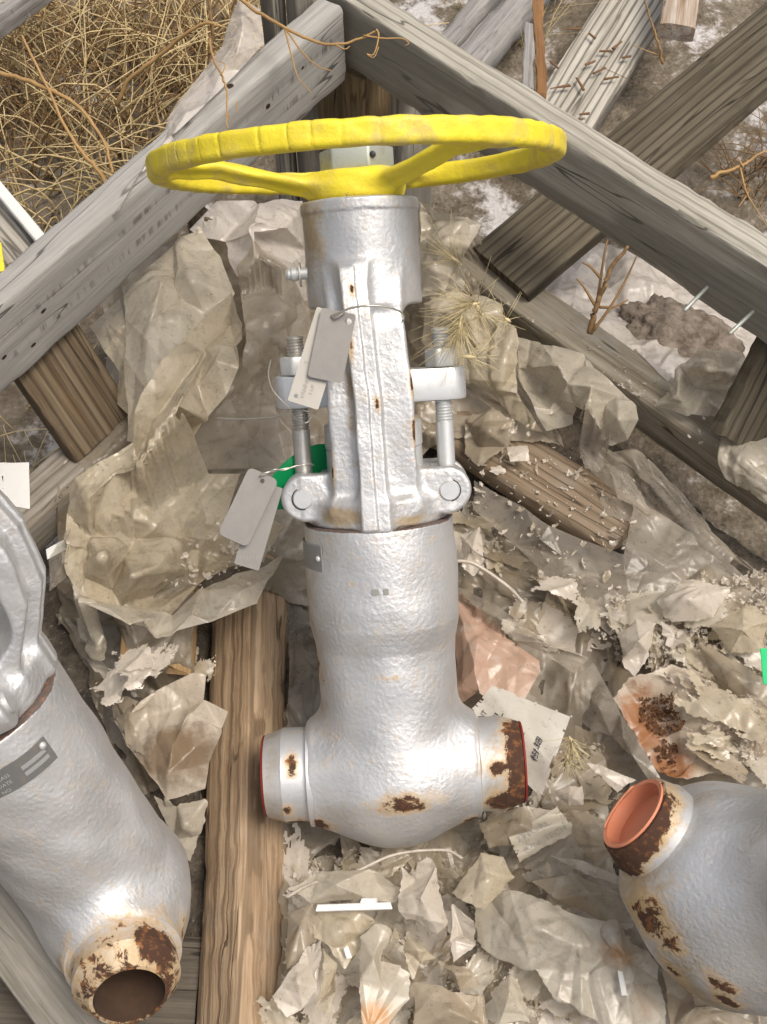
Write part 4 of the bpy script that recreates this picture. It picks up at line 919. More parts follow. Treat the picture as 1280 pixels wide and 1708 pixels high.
# outside the crate
S('film_sheet', [[(1225, 700, .11), (1260, 700, .12), (1330, 730, .12)], [(1212, 760, .11), (1250, 760, .125), (1330, 790, .12)], [(1240, 800, .09), (1280, 815, .10), (1330, 840, .10)]], F_PALE, 'striped pale film sweeping over the right end of lower rail', 45, 45, 1.08, 14, 26)

# folded pieces whose main creases can be followed in the photograph: facets between those creases, then fine wrinkles on top
from mathutils.geometry import delaunay_2d_cdt
def facet_sheet(name, outline, inner, mat, label, seed=0, fold=1.0, levels=5, soft=9, ragged=0.0, group=None, cat='plastic sheet', dens=1.0, folds=()):
    pts = list(outline) + list(inner); no = len(outline)
    ed = [(i, (i + 1) % no) for i in range(no)] + list(folds)
    v2, _, fs, orig, _, _ = delaunay_2d_cdt([Vector((a, b)) for a, b, c in pts], ed, [], 1, 1e-5)
    zz = []
    for k, v in enumerate(v2):
        if orig[k]: zz.append(pts[orig[k][0]][2])
        else: zz.append(min(pts, key=lambda q: (q[0] - v.x) ** 2 + (q[1] - v.y) ** 2)[2])
    V = np.array([at_z(v.x, v.y, z / 1000) for v, z in zip(v2, zz)]); T = np.array([list(f)[:3] for f in fs])
    for _ in range(levels):                                        # split every triangle in four
        E_ = np.sort(np.vstack([T[:, [0, 1]], T[:, [1, 2]], T[:, [2, 0]]]), 1); ue, inv = np.unique(E_, axis=0, return_inverse=True); inv = inv.ravel()
        mid = V[ue].mean(1); b = len(V); k = len(T); m01, m12, m20 = b + inv[:k], b + inv[k:2 * k], b + inv[2 * k:]
        V = np.vstack([V, mid]); T = np.vstack([np.stack([T[:, 0], m01, m20], 1), np.stack([T[:, 1], m12, m01], 1), np.stack([T[:, 2], m20, m12], 1), np.stack([m01, m12, m20], 1)])
    E_ = np.sort(np.vstack([T[:, [0, 1]], T[:, [1, 2]], T[:, [2, 0]]]), 1); ue, ct = np.unique(E_, axis=0, return_counts=True); bd = np.unique(ue[ct == 1]); isb = np.zeros(len(V), bool); isb[bd] = True
    def lap(V, keepb=True):
        acc = np.zeros_like(V); n = np.zeros(len(V)); np.add.at(acc, ue[:, 0], V[ue[:, 1]]); np.add.at(acc, ue[:, 1], V[ue[:, 0]]); np.add.at(n, ue[:, 0], 1); np.add.at(n, ue[:, 1], 1)
        W = V * .4 + .6 * acc / n[:, None]
        if keepb: W[isb] = V[isb]
        return W
    for _ in range(soft): V = lap(V)
    fn = np.cross(V[T[:, 1]] - V[T[:, 0]], V[T[:, 2]] - V[T[:, 0]]); nr = np.zeros_like(V)
    for k in range(3): np.add.at(nr, T[:, k], fn)
    nr /= np.linalg.norm(nr, axis=1)[:, None] + 1e-12
    if nr[:, 2].mean() < 0: nr = -nr; T = T[:, ::-1]
    c = V.mean(0); u, s_, vt = np.linalg.svd(V - c, full_matrices=False); U = (V - c) @ vt[:2].T
    V = V + nr * crease_field(U, seed, fold, dens, rmin=.0025, rmax=.016, pleats=1)[:, None]
    if ragged > 0:
        for i in bd:
            p = V[i]; n1 = mnoise.noise(Vector((p[0] * 70, p[1] * 70, seed))); n2 = mnoise.noise(Vector((p[0] * 260, p[1] * 260, seed + 9)))
            V[i] += (c - p) / (np.linalg.norm(c - p) + 1e-9) * ragged * (max(0, n1) * 1.8 + n2 * .35)
    V[:, 2] = np.maximum(V[:, 2], hf(V[:, 0], V[:, 1]) + .001)
    if name != 'torn_film': put_pts(V)
    o = mk(name, V - c, T, mat); o.location = c
    return setp(o, label, cat, group)
FS = facet_sheet
FS('film_sheet', [(320, 380, 170), (362, 335, 170), (430, 335, 165), (470, 330, 160), (505, 335, 140), (515, 420, 120), (515, 500, 105), (470, 520, 120), (440, 455, 135), (400, 465, 150), (385, 440, 150), (372, 400, 150), (345, 395, 160)], [(420, 380, 182), (450, 400, 150), (480, 380, 168), (430, 430, 165), (470, 450, 150), (395, 375, 150)], F_WHITE, 'pale thin film crumpled left of the yoke sleeve below the wheel', 201, .8, 5, 5)
FS('film_sheet', [(400, 480, 130), (440, 450, 130), (480, 470, 120), (510, 520, 100), (520, 600, 85), (500, 700, 75), (480, 780, 65), (330, 785, 100), (310, 742, 120), (380, 660, 130), (404, 612, 140), (408, 545, 140)], [(450, 560, 125), (430, 640, 95), (400, 720, 108), (460, 700, 80), (470, 520, 130), (490, 620, 70)], F_CLEAR, 'grey translucent film with dark specks behind the springy wire', 202, .8)
FS('film_sheet', [(150, 545, 120), (200, 498, 135), (216, 560, 130), (222, 640, 120), (222, 705, 100), (192, 672, 105), (198, 620, 115), (170, 575, 118)], [(200, 560, 128), (208, 630, 122)], F_YEL, 'yellowed sliver of film between brown brace and the pale sheet', 203, .7)
FS('film_sheet', [(205, 480, 150), (245, 445, 155), (300, 405, 160), (335, 385, 160), (365, 430, 155), (392, 490, 150), (370, 545, 160), (300, 605, 160), (255, 670, 150), (235, 740, 130), (210, 735, 120), (208, 620, 140), (214, 560, 150)], [(270, 470, 176), (300, 500, 152), (250, 540, 168), (290, 450, 152), (320, 470, 172), (240, 620, 154), (340, 520, 152)], F_PALE, 'smooth pale sheet hanging under the left rail', 204, .8, soft=3)
FS('plastic_bag', [(386, 488, 205), (404, 540, 195), (399, 612, 192), (378, 660, 178), (345, 700, 165), (311, 740, 155), (251, 812, 140), (206, 862, 135), (152, 895, 130), (112, 856, 140), (112, 820, 150), (129, 797, 160), (223, 736, 175), (222, 690, 188), (232, 660, 190), (272, 600, 195), (330, 540, 203)], [(349, 580, 178), (386, 540, 176), (262, 696, 172), (296, 677, 203), (270, 716, 192), (330, 640, 180), (300, 720, 150), (190, 790, 168), (230, 780, 180), (170, 840, 150), (150, 830, 168), (240, 740, 160), (360, 600, 198)], F_YEL, 'large yellowed bag flap folded diagonally across the left side', 205, .7, 5, 3, cat='plastic bag', folds=[(17, 18), (17, 19), (20, 25), (20, 21)])
FS('plastic_bag', [(112, 856, 140), (152, 895, 132), (206, 862, 130), (251, 812, 128), (330, 790, 105), (400, 790, 90), (372, 880, 72), (440, 860, 70), (480, 880, 80), (446, 944, 70), (394, 959, 72), (337, 989, 82), (287, 1029, 92), (202, 1014, 102), (129, 1002, 120), (110, 960, 137), (108, 910, 140)], [(170, 930, 152), (195, 900, 115), (222, 960, 146), (190, 985, 104), (230, 900, 98), (262, 945, 128), (300, 900, 92), (320, 960, 62), (280, 985, 68), (350, 920, 60), (245, 870, 124), (210, 930, 100), (385, 930, 62), (295, 840, 106), (335, 850, 84), (140, 960, 118), (150, 920, 124)], F_YEL, 'crumpled hollow of the open bag above the broken plank', 206, .9, 5, 2, cat='plastic bag')
FS('bag_hem', [(129, 1000, 128), (217, 1041, 122), (259, 1060, 112), (285, 1056, 112), (352, 1037, 108), (431, 1004, 100), (450, 962, 95), (482, 912, 92), (503, 878, 92), (470, 924, 80), (446, 940, 84), (394, 955, 88), (337, 985, 94), (287, 1025, 100), (277, 1021, 100), (202, 1010, 108), (160, 1002, 116)], [(240, 1036, 128), (320, 1020, 118), (400, 982, 108), (180, 1014, 126)], F_PALE, 'pale turned-up hem along the mouth of the open bag', 207, .6, 4, 2)
FS('film_sheet', [(187, 1202, 60), (214, 1180, 64), (259, 1154, 72), (322, 1122, 76), (343, 1129, 76), (339, 1165, 70), (381, 1187, 70), (369, 1214, 68), (349, 1274, 62), (343, 1315, 52), (276, 1337, 44), (255, 1300, 48), (210, 1244, 52)], [(221, 1187, 74), (300, 1180, 62), (315, 1186, 78), (240, 1195, 60), (289, 1240, 72), (326, 1247, 58), (280, 1290, 60)], F_STAIN, 'mud-stained plastic flap hanging beside the tan timber', 208, .7, 5)
FS('film_sheet', [(700, 335, 130), (740, 345, 140), (780, 365, 145), (803, 378, 145), (785, 410, 140), (775, 455, 125), (775, 485, 110), (740, 490, 100), (700, 495, 90), (702, 420, 105)], [(745, 400, 152), (760, 440, 112), (725, 440, 128), (730, 370, 116)], F_PALE, 'pale crinkled film hanging right of the yoke sleeve', 209, 1.4)
FS('film_sheet', [(705, 505, 95), (760, 480, 110), (800, 490, 118), (840, 520, 120), (858, 545, 118), (858, 610, 105), (865, 660, 95), (895, 700, 80), (905, 722, 70), (860, 700, 75), (820, 660, 80), (780, 640, 85), (750, 620, 75), (705, 570, 70)], [(780, 530, 128), (820, 560, 95), (840, 600, 118), (800, 580, 100), (760, 540, 90), (740, 520, 112), (835, 650, 100)], F_YEL, 'tan crumpled film under the foxtail seed heads', 210, 1.2)
FS('plastic_bag', [(856, 556, 105), (901, 569, 115), (950, 580, 118), (976, 587, 115), (1010, 625, 118), (1059, 677, 115), (1064, 700, 108), (1047, 734, 95), (1021, 745, 85), (999, 737, 85), (1004, 722, 95), (980, 685, 118), (961, 677, 100), (957, 711, 75), (912, 719, 75), (901, 700, 85), (890, 677, 95), (864, 614, 100)], [(931, 610, 134), (905, 647, 84), (946, 640, 126), (987, 644, 134), (1032, 700, 128), (920, 685, 97), (1010, 677, 108), (1030, 660, 116)], F_PALE, 'creased bag corner draped over the right lower rail', 211, .9, 5, 6, cat='plastic bag')
FS('plastic_bag', [(1092, 677, 92), (1115, 655, 100), (1134, 610, 115), (1167, 587, 125), (1201, 584, 128), (1235, 595, 125), (1276, 621, 120), (1263, 644, 115), (1246, 659, 110), (1225, 690, 95), (1180, 695, 92), (1150, 692, 92)], [(1180, 615, 152), (1220, 620, 146), (1160, 645, 103), (1212, 648, 106), (1130, 660, 114), (1180, 670, 98)], F_PALE, 'puffed pale bag lying on lower rail at right edge', 212, 1.2, 5, 5, cat='plastic bag')
FS('film_sheet', [(790, 800, 46), (875, 846, 56), (916, 876, 60), (969, 899, 60), (1040, 925, 62), (1059, 846, 64), (1044, 812, 66), (1122, 869, 58), (1190, 914, 55), (1254, 974, 50), (1175, 985, 48), (1107, 1000, 46), (1018, 1060, 40), (943, 993, 36), (858, 908, 40), (790, 850, 40)], [(940, 930, 50), (1000, 960, 46), (1080, 940, 52), (1130, 930, 56), (1050, 1010, 42), (900, 900, 58)], F_CLEAR, 'smooth translucent sheet stretched diagonally below the brown plank', 213, .45, 5, 3)
FS('film_strip', [(763, 980, 44), (830, 1010, 54), (896, 1056, 50), (983, 1098, 44), (959, 1124, 36), (900, 1086, 40), (858, 1069, 44), (763, 997, 38)], [(830, 1030, 56), (900, 1072, 54)], F_CLEAR, 'long rolled strip of clear film above the pink sheet', 214, .6)
FS('film_sheet', [(757, 997, 30), (854, 1069, 42), (900, 1102, 42), (902, 1119, 40), (866, 1183, 36), (824, 1170, 36), (799, 1153, 40), (769, 1174, 20), (757, 1153, 25)], [(800, 1060, 46), (840, 1110, 40), (790, 1110, 50)], F_PINK, 'pinkish plastic pressed flat beside the valve body', 215, .6, 5)
FS('film_strip', [(955, 1136, 50), (990, 1105, 60), (1010, 1140, 60), (1035, 1190, 62), (1062, 1230, 60), (1102, 1300, 50), (1085, 1305, 48), (1055, 1260, 58), (1020, 1230, 50), (985, 1215, 48), (950, 1190, 42)], [(1000, 1180, 74), (1040, 1230, 77)], F_CLEAR, 'glossy curled strip of film left of the rust stain', 216, .7)
FS('film_sheet', [(1022, 1165, 50), (1050, 1130, 58), (1120, 1110, 58), (1200, 1120, 55), (1290, 1160, 50), (1290, 1250, 45), (1200, 1290, 42), (1130, 1300, 45), (1100, 1290, 48), (1060, 1230, 50)], [(1100, 1170, 48), (1160, 1180, 62), (1120, 1240, 40), (1180, 1240, 56), (1240, 1200, 58)], F_RUST, 'rust-stained film above the orange plug', 217, 1.2, 5, ragged=.004)
FS('film_sheet', [(400, -2, 292), (434, 15, 290), (442, 73, 283), (400, 117, 277), (345, 172, 277), (290, 227, 277), (235, 290, 275), (200, 350, 272), (185, 362, 262), (212, 322, 262), (262, 248, 264), (300, 168, 266), (350, 105, 270), (372, 75, 280), (380, 39, 285)], [(405, 50, 300), (370, 120, 279), (310, 190, 279), (250, 270, 277), (395, 90, 290)], F_WHITE, 'white film strip wrapped along outer edge of left rail', 218, .4, 5, 3)
FS('film_sheet', [(870, 500, -10), (900, 440, -20), (960, 400, -25), (1015, 395, -25), (1100, 440, -25), (1200, 510, -25), (1300, 570, -25), (1310, 640, -10), (1220, 620, 20), (1160, 600, 40), (1107, 660, 60), (1040, 605, 50), (950, 540, 50)], [(960, 450, 0), (1010, 470, -20), (1050, 450, 5), (980, 500, 10), (1040, 520, 25), (1090, 500, 5), (1000, 540, 40), (1130, 500, -10), (1180, 540, 15), (1100, 610, 50), (1060, 570, 35), (1240, 570, 0), (930, 490, 15)], F_WHITE, 'pale outdoor film seen between right top rail and lower rail', 219, 1.2, 5, 3)
# torn pieces of sheet below and right of the valve
F_RFLAP = film('film_rust_flap', (0.62, 0.56, 0.45), 0.4, 0.10, 0.28, thin=0.3, seed=23.0, stains=[((-.006, -.028, 0), (.028, .02, .06), .95)], stain_col=(0.42, 0.20, 0.06))
F_BIG = film('film_big_bag', (0.58, 0.53, 0.44), 0.5, 0.12, 0.30, thin=0.32, seed=25.0, stains=[((.03, .0, 0), (.02, .016, .06), .8), ((.05, -.03, 0), (.02, .016, .06), .65)], stain_col=(0.36, 0.19, 0.075))
TORN = [
 ([(478, 1483, 58), (529, 1455, 64), (619, 1448, 66), (669, 1483, 62), (666, 1506, 58), (619, 1502, 62), (517, 1506, 58)], [(560, 1475, 76), (630, 1475, 56)], F_PALE, 'pale film just below the bottom of the middle valve'),
 ([(476, 1520, 60), (523, 1505, 62), (530, 1560, 60), (510, 1600, 62), (478, 1620, 60)], [(500, 1545, 72)], F_BASE2, 'flat beige film tucked against the tan timber'),
 ([(523, 1538, 62), (529, 1520, 60), (603, 1520, 64), (632, 1541, 62), (619, 1557, 60), (576, 1620, 60), (541, 1573, 66), (523, 1567, 66)], [(568, 1553, 74), (560, 1580, 62)], F_YEL, 'beige torn flap under the white plastic strip'),
 ([(541, 1580, 66), (562, 1608, 64), (560, 1655, 70), (548, 1698, 66), (529, 1678, 66), (541, 1631, 76)], [(551, 1650, 60)], F_YEL, 'narrow tan flap left of the rust-stained pale flap'),
 ([(511, 1580, 66), (537, 1569, 70), (539, 1592, 72), (529, 1647, 70), (505, 1686, 66), (478, 1700, 66), (453, 1662, 70), (470, 1639, 76), (494, 1608, 72)], [(498, 1639, 82), (515, 1610, 66)], F_SCRAP2, 'ragged pale scrap overhanging the tan timber'),
 ([(601, 1561, 70), (642, 1549, 72), (638, 1600, 66), (685, 1623, 64), (681, 1666, 64), (650, 1712, 64), (605, 1715, 68), (599, 1639, 74)], [(623, 1600, 86), (642, 1650, 72)], F_RFLAP, 'pale flap with orange rust stain at the bottom edge'),
 ([(666, 1444, 70), (693, 1467, 62), (697, 1440, 76), (712, 1428, 80), (728, 1444, 74), (744, 1545, 58), (732, 1557, 56), (677, 1534, 60), (666, 1494, 66)], [(701, 1498, 84)], F_SCRAP2, 'upright torn scrap between the white strip and the big crumpled bag'),
 ([(681, 1561, 64), (712, 1584, 66), (730, 1598, 60), (701, 1604, 60), (689, 1639, 58), (673, 1584, 62)], [(698, 1585, 74)], F_YEL, 'small jagged scrap right of the rust-stained flap'),
 ([(728, 1600, 64), (791, 1623, 62), (802, 1643, 58), (767, 1651, 56), (740, 1623, 60)], [(760, 1625, 70)], F_SCRAP, 'tan sliver left of the big crumpled bag'),
 ([(754, 1506, 66), (791, 1537, 72), (794, 1577, 66), (755, 1608, 62), (751, 1569, 66)], [(772, 1560, 58)], F_SCRAP2, 'pale upright flap at the left foot of the big bag'),
 ([(790, 1500, 60), (840, 1484, 70), (874, 1490, 78), (943, 1515, 80), (1005, 1542, 74), (1081, 1587, 66), (1101, 1611, 60), (1111, 1662, 55), (1115, 1715, 50), (1012, 1720, 56), (922, 1662, 60), (891, 1611, 64), (830, 1600, 60), (795, 1570, 58)], [(891, 1546, 94), (960, 1577, 90), (1019, 1580, 74), (1046, 1594, 84), (977, 1628, 68), (1063, 1638, 66), (960, 1680, 64), (840, 1540, 76)], F_BIG, 'big crumpled bag with rusty spots between the valves, bottom'),
 ([(754, 1491, 70), (802, 1422, 80), (841, 1428, 76), (857, 1463, 74), (806, 1518, 76), (771, 1502, 78)], [(815, 1465, 90)], F_YEL, 'folded beige flap at the top left of the big crumpled bag'),
 ([(818, 1655, 68), (853, 1623, 74), (877, 1655, 70), (884, 1705, 66), (830, 1712, 66)], [(849, 1659, 84)], F_PALE, 'creased pale scrap cut by bottom edge under the big bag'),
 ([(799, 1373, 45), (871, 1343, 52), (947, 1356, 50), (909, 1398, 50), (816, 1415, 42)], [(870, 1375, 62)], F_BASE2, 'beige scrap of film below the rusted right weld end'),
 ([(921, 1318, 55), (951, 1309, 62), (974, 1309, 56), (972, 1343, 50), (947, 1347, 52)], [(950, 1325, 66)], F_SCRAP2, 'small clear-edged scrap left of the orange plug'),
 ([(953, 1351, 52), (1010, 1368, 58), (1018, 1423, 48), (993, 1444, 46), (959, 1398, 50)], [(985, 1390, 64)], F_SCRAP, 'tan scrap directly below the orange plug'),
 ([(976, 1271, 56), (1002, 1275, 60), (1061, 1301, 54), (1031, 1322, 50), (993, 1288, 58)], [], F_SCRAP2, 'narrow pale scrap pointing at the orange plug'),
 ([(917, 1427, 52), (976, 1436, 56), (1040, 1465, 50), (1031, 1476, 46), (968, 1453, 52)], [], F_PALE, 'rolled pale strip between plugged valve and the big bag'),
 ([(880, 1470, 50), (950, 1460, 56), (1040, 1490, 50), (1060, 1540, 46), (1010, 1540, 52), (930, 1500, 56)], [(980, 1490, 66)], F_BASE2, 'flat tan scrap between the plugged valve and the big bag'),
 ([(1100, 1600, 36), (1150, 1640, 40), (1230, 1690, 40), (1280, 1720, 40), (1120, 1720, 44)], [(1160, 1680, 60)], F_SCRAP, 'dull film under the plugged valve at the bottom edge'),
 ([(690, 1640, 56), (760, 1655, 62), (810, 1660, 58), (815, 1715, 56), (690, 1715, 56)], [(750, 1685, 74), (780, 1680, 58)], F_SCRAP, 'crumbly heap of film at the bottom edge left of the big bag'),
 ([(1030, 1060, 56), (1060, 1030, 66), (1095, 1040, 70), (1085, 1090, 60), (1060, 1130, 52), (1035, 1105, 54)], [(1065, 1070, 76)], F_SCRAP2, 'pale frayed scrap above the rust-stained film'),
 ([(1090, 1000, 64), (1150, 970, 72), (1215, 985, 72), (1190, 1030, 66), (1120, 1040, 62)], [(1150, 1000, 84)], F_SCRAP2, 'flaky pale patch at the right below the grey plank'),
 ([(1180, 1040, 66), (1240, 1010, 76), (1295, 1030, 72), (1280, 1090, 64), (1215, 1095, 62)], [(1240, 1050, 86)], F_YEL, 'curled beige scrap at right edge below the planks'),
 ([(1160, 1070, 60), (1240, 1110, 66), (1300, 1150, 60), (1290, 1190, 52), (1210, 1150, 56)], [(1230, 1130, 72)], F_BASE2, 'stiff folded film above the rust stain at right edge'),
 ([(80, 935, 122), (97, 905, 130), (125, 893, 128), (122, 960, 120), (82, 985, 118)], [(105, 935, 132)], F_CLEAR, 'small clear scrap left of the bag mouth'),
 ([(130, 1030, 60), (180, 1045, 80), (170, 1100, 60), (205, 1140, 50), (195, 1160, 46), (150, 1110, 50)], [(165, 1075, 78)], F_PALE, 'twisted film tail under the bag mouth'),
 ([(255, 1325, 34), (300, 1345, 38), (345, 1335, 40), (335, 1390, 30), (318, 1440, 22), (290, 1400, 26)], [(310, 1375, 46)], F_PALE, 'pale film tail between left valve and tan timber'),
 ([(180, 1150, 46), (230, 1170, 54), (225, 1215, 46), (250, 1275, 38), (225, 1265, 36), (195, 1205, 40)], [(215, 1200, 60)], F_BASE2, 'tan film wedged beside the neck of the left valve'),
 ([(215, 1120, 48), (245, 1128, 50), (240, 1165, 44), (215, 1160, 44)], [], F_CLEAR, 'narrow film tab hanging below the broken plank'),
 ([(845, 745, 66), (880, 742, 70), (885, 768, 66), (850, 772, 64)], [], F_SCRAP2, 'pale square flake lying on the brown plank'),
 ([(775, 700, 62), (820, 680, 76), (860, 700, 74), (850, 745, 66), (800, 780, 60), (775, 760, 56)], [(815, 720, 86), (800, 745, 60)], F_BASE2, 'crumpled scrap beside the upper end of the brown plank'),
 ([(765, 890, 44), (800, 875, 52), (810, 930, 50), (790, 960, 44), (768, 945, 42)], [(788, 915, 60)], F_SCRAP2, 'pale scrap against the right side of the body top'),
 ([(960, 730, 70), (1010, 760, 72), (1060, 800, 66), (1090, 860, 62), (1030, 830, 64), (975, 780, 66)], [(1020, 790, 80)], F_CLEAR, 'frayed grey scrap between brown plank and lower rail')]
for k, (ol, inn, mat, lab) in enumerate(TORN):
    FS('torn_film', ol, inn, mat, lab, 300 + k, .9, 5, 7, ragged=.004, cat='plastic scrap')

# many small flakes: a few shapes shared by all
def flake_data(seed, k=16):
    rg = np.random.default_rng(seed); rad = rg.uniform(0.45, 1.0, k) * (1 + 0.25 * np.cos(np.arange(k) * 2 * math.pi / k * 2 + seed)); asp = rg.uniform(0.35, 0.9)
    fd = rg.uniform(0, math.pi); fo = rg.uniform(-.3, .3); sl = rg.uniform(.15, .7); cu = rg.uniform(-.5, .5)
    V = [(0, 0, 0)]
    for f in (0.5, 1.0):
        for i in range(k):
            a = 2 * math.pi * i / k; r = rad[i] * f if f == 1.0 else 0.5 * (0.5 * rad[i] + .35); V.append((r * math.cos(a), r * math.sin(a) * asp, 0))
    V = np.array(V); q = -V[:, 0] * math.sin(fd) + V[:, 1] * math.cos(fd) - fo; s = V[:, 0] * math.cos(fd) + V[:, 1] * math.sin(fd)
    V[:, 2] = sl * np.abs(q) + cu * s * s + 0.08 * rg.standard_normal(len(V)); V[:, 2] -= V[:, 2].mean()
    Fc = [(0, 1 + i, 1 + (i + 1) % k) for i in range(k)] + [(1 + i, 1 + k + i, 1 + k + (i + 1) % k) for i in range(k)] + [(1 + i, 1 + k + (i + 1) % k, 1 + (i + 1) % k) for i in range(k)]
    return V, Fc
FL = [flake_data(900 + i) for i in range(14)]
fl_me = []
for i, (V, Fc) in enumerate(FL):
    me = bpy.data.meshes.new('film_flake'); me.from_pydata(V.tolist(), [], Fc); me.polygons.foreach_set('use_smooth', [True] * len(Fc)); me.materials.append([F_SCRAP, F_SCRAP2, F_YEL][i % 3]); fl_me.append(me)
def rnd_rot(rg, tilt): return Matrix.Rotation(rg.uniform(0, 6.28), 4, 'Z') @ Matrix.Rotation(rg.normal(0, tilt), 4, 'X') @ Matrix.Rotation(rg.normal(0, tilt), 4, 'Y')
def in_poly(x, y, poly):
    c = False; j = len(poly) - 1
    for i in range(len(poly)):
        if (poly[i][1] > y) != (poly[j][1] > y) and x < (poly[j][0] - poly[i][0]) * (y - poly[i][1]) / (poly[j][1] - poly[i][1]) + poly[i][0]: c = not c
        j = i
    return c
rgf = np.random.default_rng(33)
def pick(poly):
    xs = [p[0] for p in poly]; ys = [p[1] for p in poly]
    while True:
        x, y = rgf.uniform(min(xs), max(xs)), rgf.uniform(min(ys), max(ys))
        if in_poly(x, y, poly): break
    p = at_z(x, y, 0.03)
    for _ in range(3): h = float(hf(np.array([p[0]]), np.array([p[1]]))[0]); p = at_z(x, y, min(max(h, 0), 0.095))
    return p
LOW = [(485, 1430), (760, 1420), (1000, 1480), (1090, 1640), (1100, 1720), (470, 1720)]
MID = [(830, 1230), (1010, 1240), (1000, 1420), (880, 1460), (800, 1390)]
RIGHT = [(1010, 1000), (1280, 950), (1280, 1300), (1190, 1290), (1150, 1150), (1030, 1110)]
UPR = [(770, 690), (860, 690), (1060, 840), (1040, 1000), (770, 960)]
def scatter(poly, n, s0, s1, label, group):
    for _ in range(n):
        p = pick(poly); sz = s0 * (s1 / s0) ** rgf.random() ** 1.6; o = bpy.data.objects.new('film_flake', fl_me[rgf.integers(14)]); COL.objects.link(o)
        M = rnd_rot(rgf, 0.25); M = Matrix.Translation((p[0], p[1], p[2] + 0.003 + sz * 0.15)) @ M @ Matrix.Scale(sz, 4); o.matrix_world = M
        setp(o, label, 'plastic flake', group)
scatter(LOW, 60, .006, .024, 'loose beige plastic flake in the litter below the middle valve', 'flakes below the middle valve')
scatter(MID, 40, .006, .022, 'loose beige plastic flake between the rusted weld end and the orange plug', 'flakes left of the orange plug')
scatter(RIGHT, 34, .006, .022, 'loose beige plastic flake in the heap at right edge above orange plug', 'flakes at the right edge')
scatter(UPR, 24, .003, .009, 'small pale plastic flake lying on or below the worn brown plank', 'flakes around the brown plank')
# mid-sized torn scraps: nine shapes, each folded and ragged, laid many times over one another
SCR = []
for k in range(9):
    rg = np.random.default_rng(700 + k); L_, W_ = rg.uniform(.034, .070), rg.uniform(.014, .032); n_, m_ = 60, 36
    P = np.stack(np.meshgrid(np.linspace(-L_, L_, n_) / 2 * 1.3, np.linspace(-W_, W_, m_) / 2 * 1.3, indexing='ij'), -1); h = crease_field(P, 800 + k, 1.0, 2.0, rmin=.0015, rmax=.012, pleats=1) + rg.normal(0, 2.5) * P[..., 0] ** 2 + rg.normal(0, 8) * P[..., 1] ** 2 + rg.normal(0, .15) * np.abs(P[..., 1] - rg.normal(0, .003))
    P[..., 1] += 3 * rg.normal() * P[..., 0] ** 2; G = np.dstack([P, h]); me, c_ = grid_mesh('torn_film', G, torn_faces(n_, m_, 20 + k, .13, 0, 3.2), [F_SCRAP, F_SCRAP2, F_YEL, F_PALE, F_BASE2][k % 5]); SCR.append(me)
def strew(poly, n, label, group, main, z1=.03):
    for _ in range(n):
        p = pick(poly); o = bpy.data.objects.new('torn_film', SCR[rgf.integers(9)]); COL.objects.link(o); s_ = rgf.uniform(.6, 1.25)
        M = Matrix.Rotation(main + rgf.normal(0, .8), 4, 'Z') @ Matrix.Rotation(rgf.normal(0, .16), 4, 'X') @ Matrix.Rotation(rgf.normal(0, .16), 4, 'Y')
        o.matrix_world = Matrix.Translation((p[0], p[1], p[2] + .002 + rgf.uniform(0, z1) * .45)) @ M @ Matrix.Scale(s_, 4); setp(o, label, 'plastic scrap', group)
strew(LOW, 46, 'creased strip of torn plastic in the litter below the middle valve', 'torn strips below the middle valve', R(100))
strew(MID, 14, 'creased strip of torn plastic between rusted weld end and orange plug', 'torn strips left of the orange plug', R(40), .02)
strew(RIGHT, 18, 'creased strip of torn plastic in the heap at right edge above orange plug', 'torn strips at the right edge', R(-20), .025)
strew([(770, 860), (830, 900), (1000, 1040), (1000, 1090), (930, 1060), (770, 960)], 12, 'creased strip of torn plastic right of the body top', 'torn strips right of the body', R(-35), .006)
strew([(130, 1030), (330, 1140), (345, 1160), (230, 1170), (150, 1110)], 5, 'creased strip of torn plastic around the broken plank', 'torn strips around the broken plank', R(60), .0)
def crumbs(name, polys, label, s0=.0012, s1=.006):
    VV, FF = [], []; b = 0
    for poly, n in polys:
        for _ in range(n):
            V, Fc = FL[rgf.integers(14)]; p = pick(poly); sz = s0 * (s1 / s0) ** rgf.random() ** 1.8
            M = np.array(rnd_rot(rgf, 0.5))[:3, :3]; VV.append(V @ M.T * sz + p + (0, 0, .002)); FF += [(a + b, c + b, d + b) for a, c, d in Fc]; b += len(V)
    o = mk(name, np.vstack(VV), FF, F_SCRAP2); setp(o, label, 'crumbs', kind='stuff')
crumbs('film_crumbs', [(LOW, 1500), (MID, 500), (RIGHT, 1500), (UPR, 220), ([(190, 900), (480, 880), (430, 990), (200, 980)], 160), ([(790, 470), (1280, 830), (1280, 760), (890, 490)], 90)], 'tiny crumbs of broken plastic film strewn over the crate')

def dark_crumbs():
    global F_SCRAP2
    keep = F_SCRAP2; F_SCRAP2 = flat('rust_flake', (.10, .045, .02), .9, var=.6, scale=60)
    crumbs('rust_flakes', [([(1065, 1165), (1120, 1160), (1140, 1215), (1100, 1235), (1070, 1205)], 230), ([(1090, 1235), (1130, 1240), (1125, 1290), (1100, 1280)], 60)], 'dark flakes of rust heaped on the stained film', .0012, .0045); F_SCRAP2 = keep
dark_crumbs()
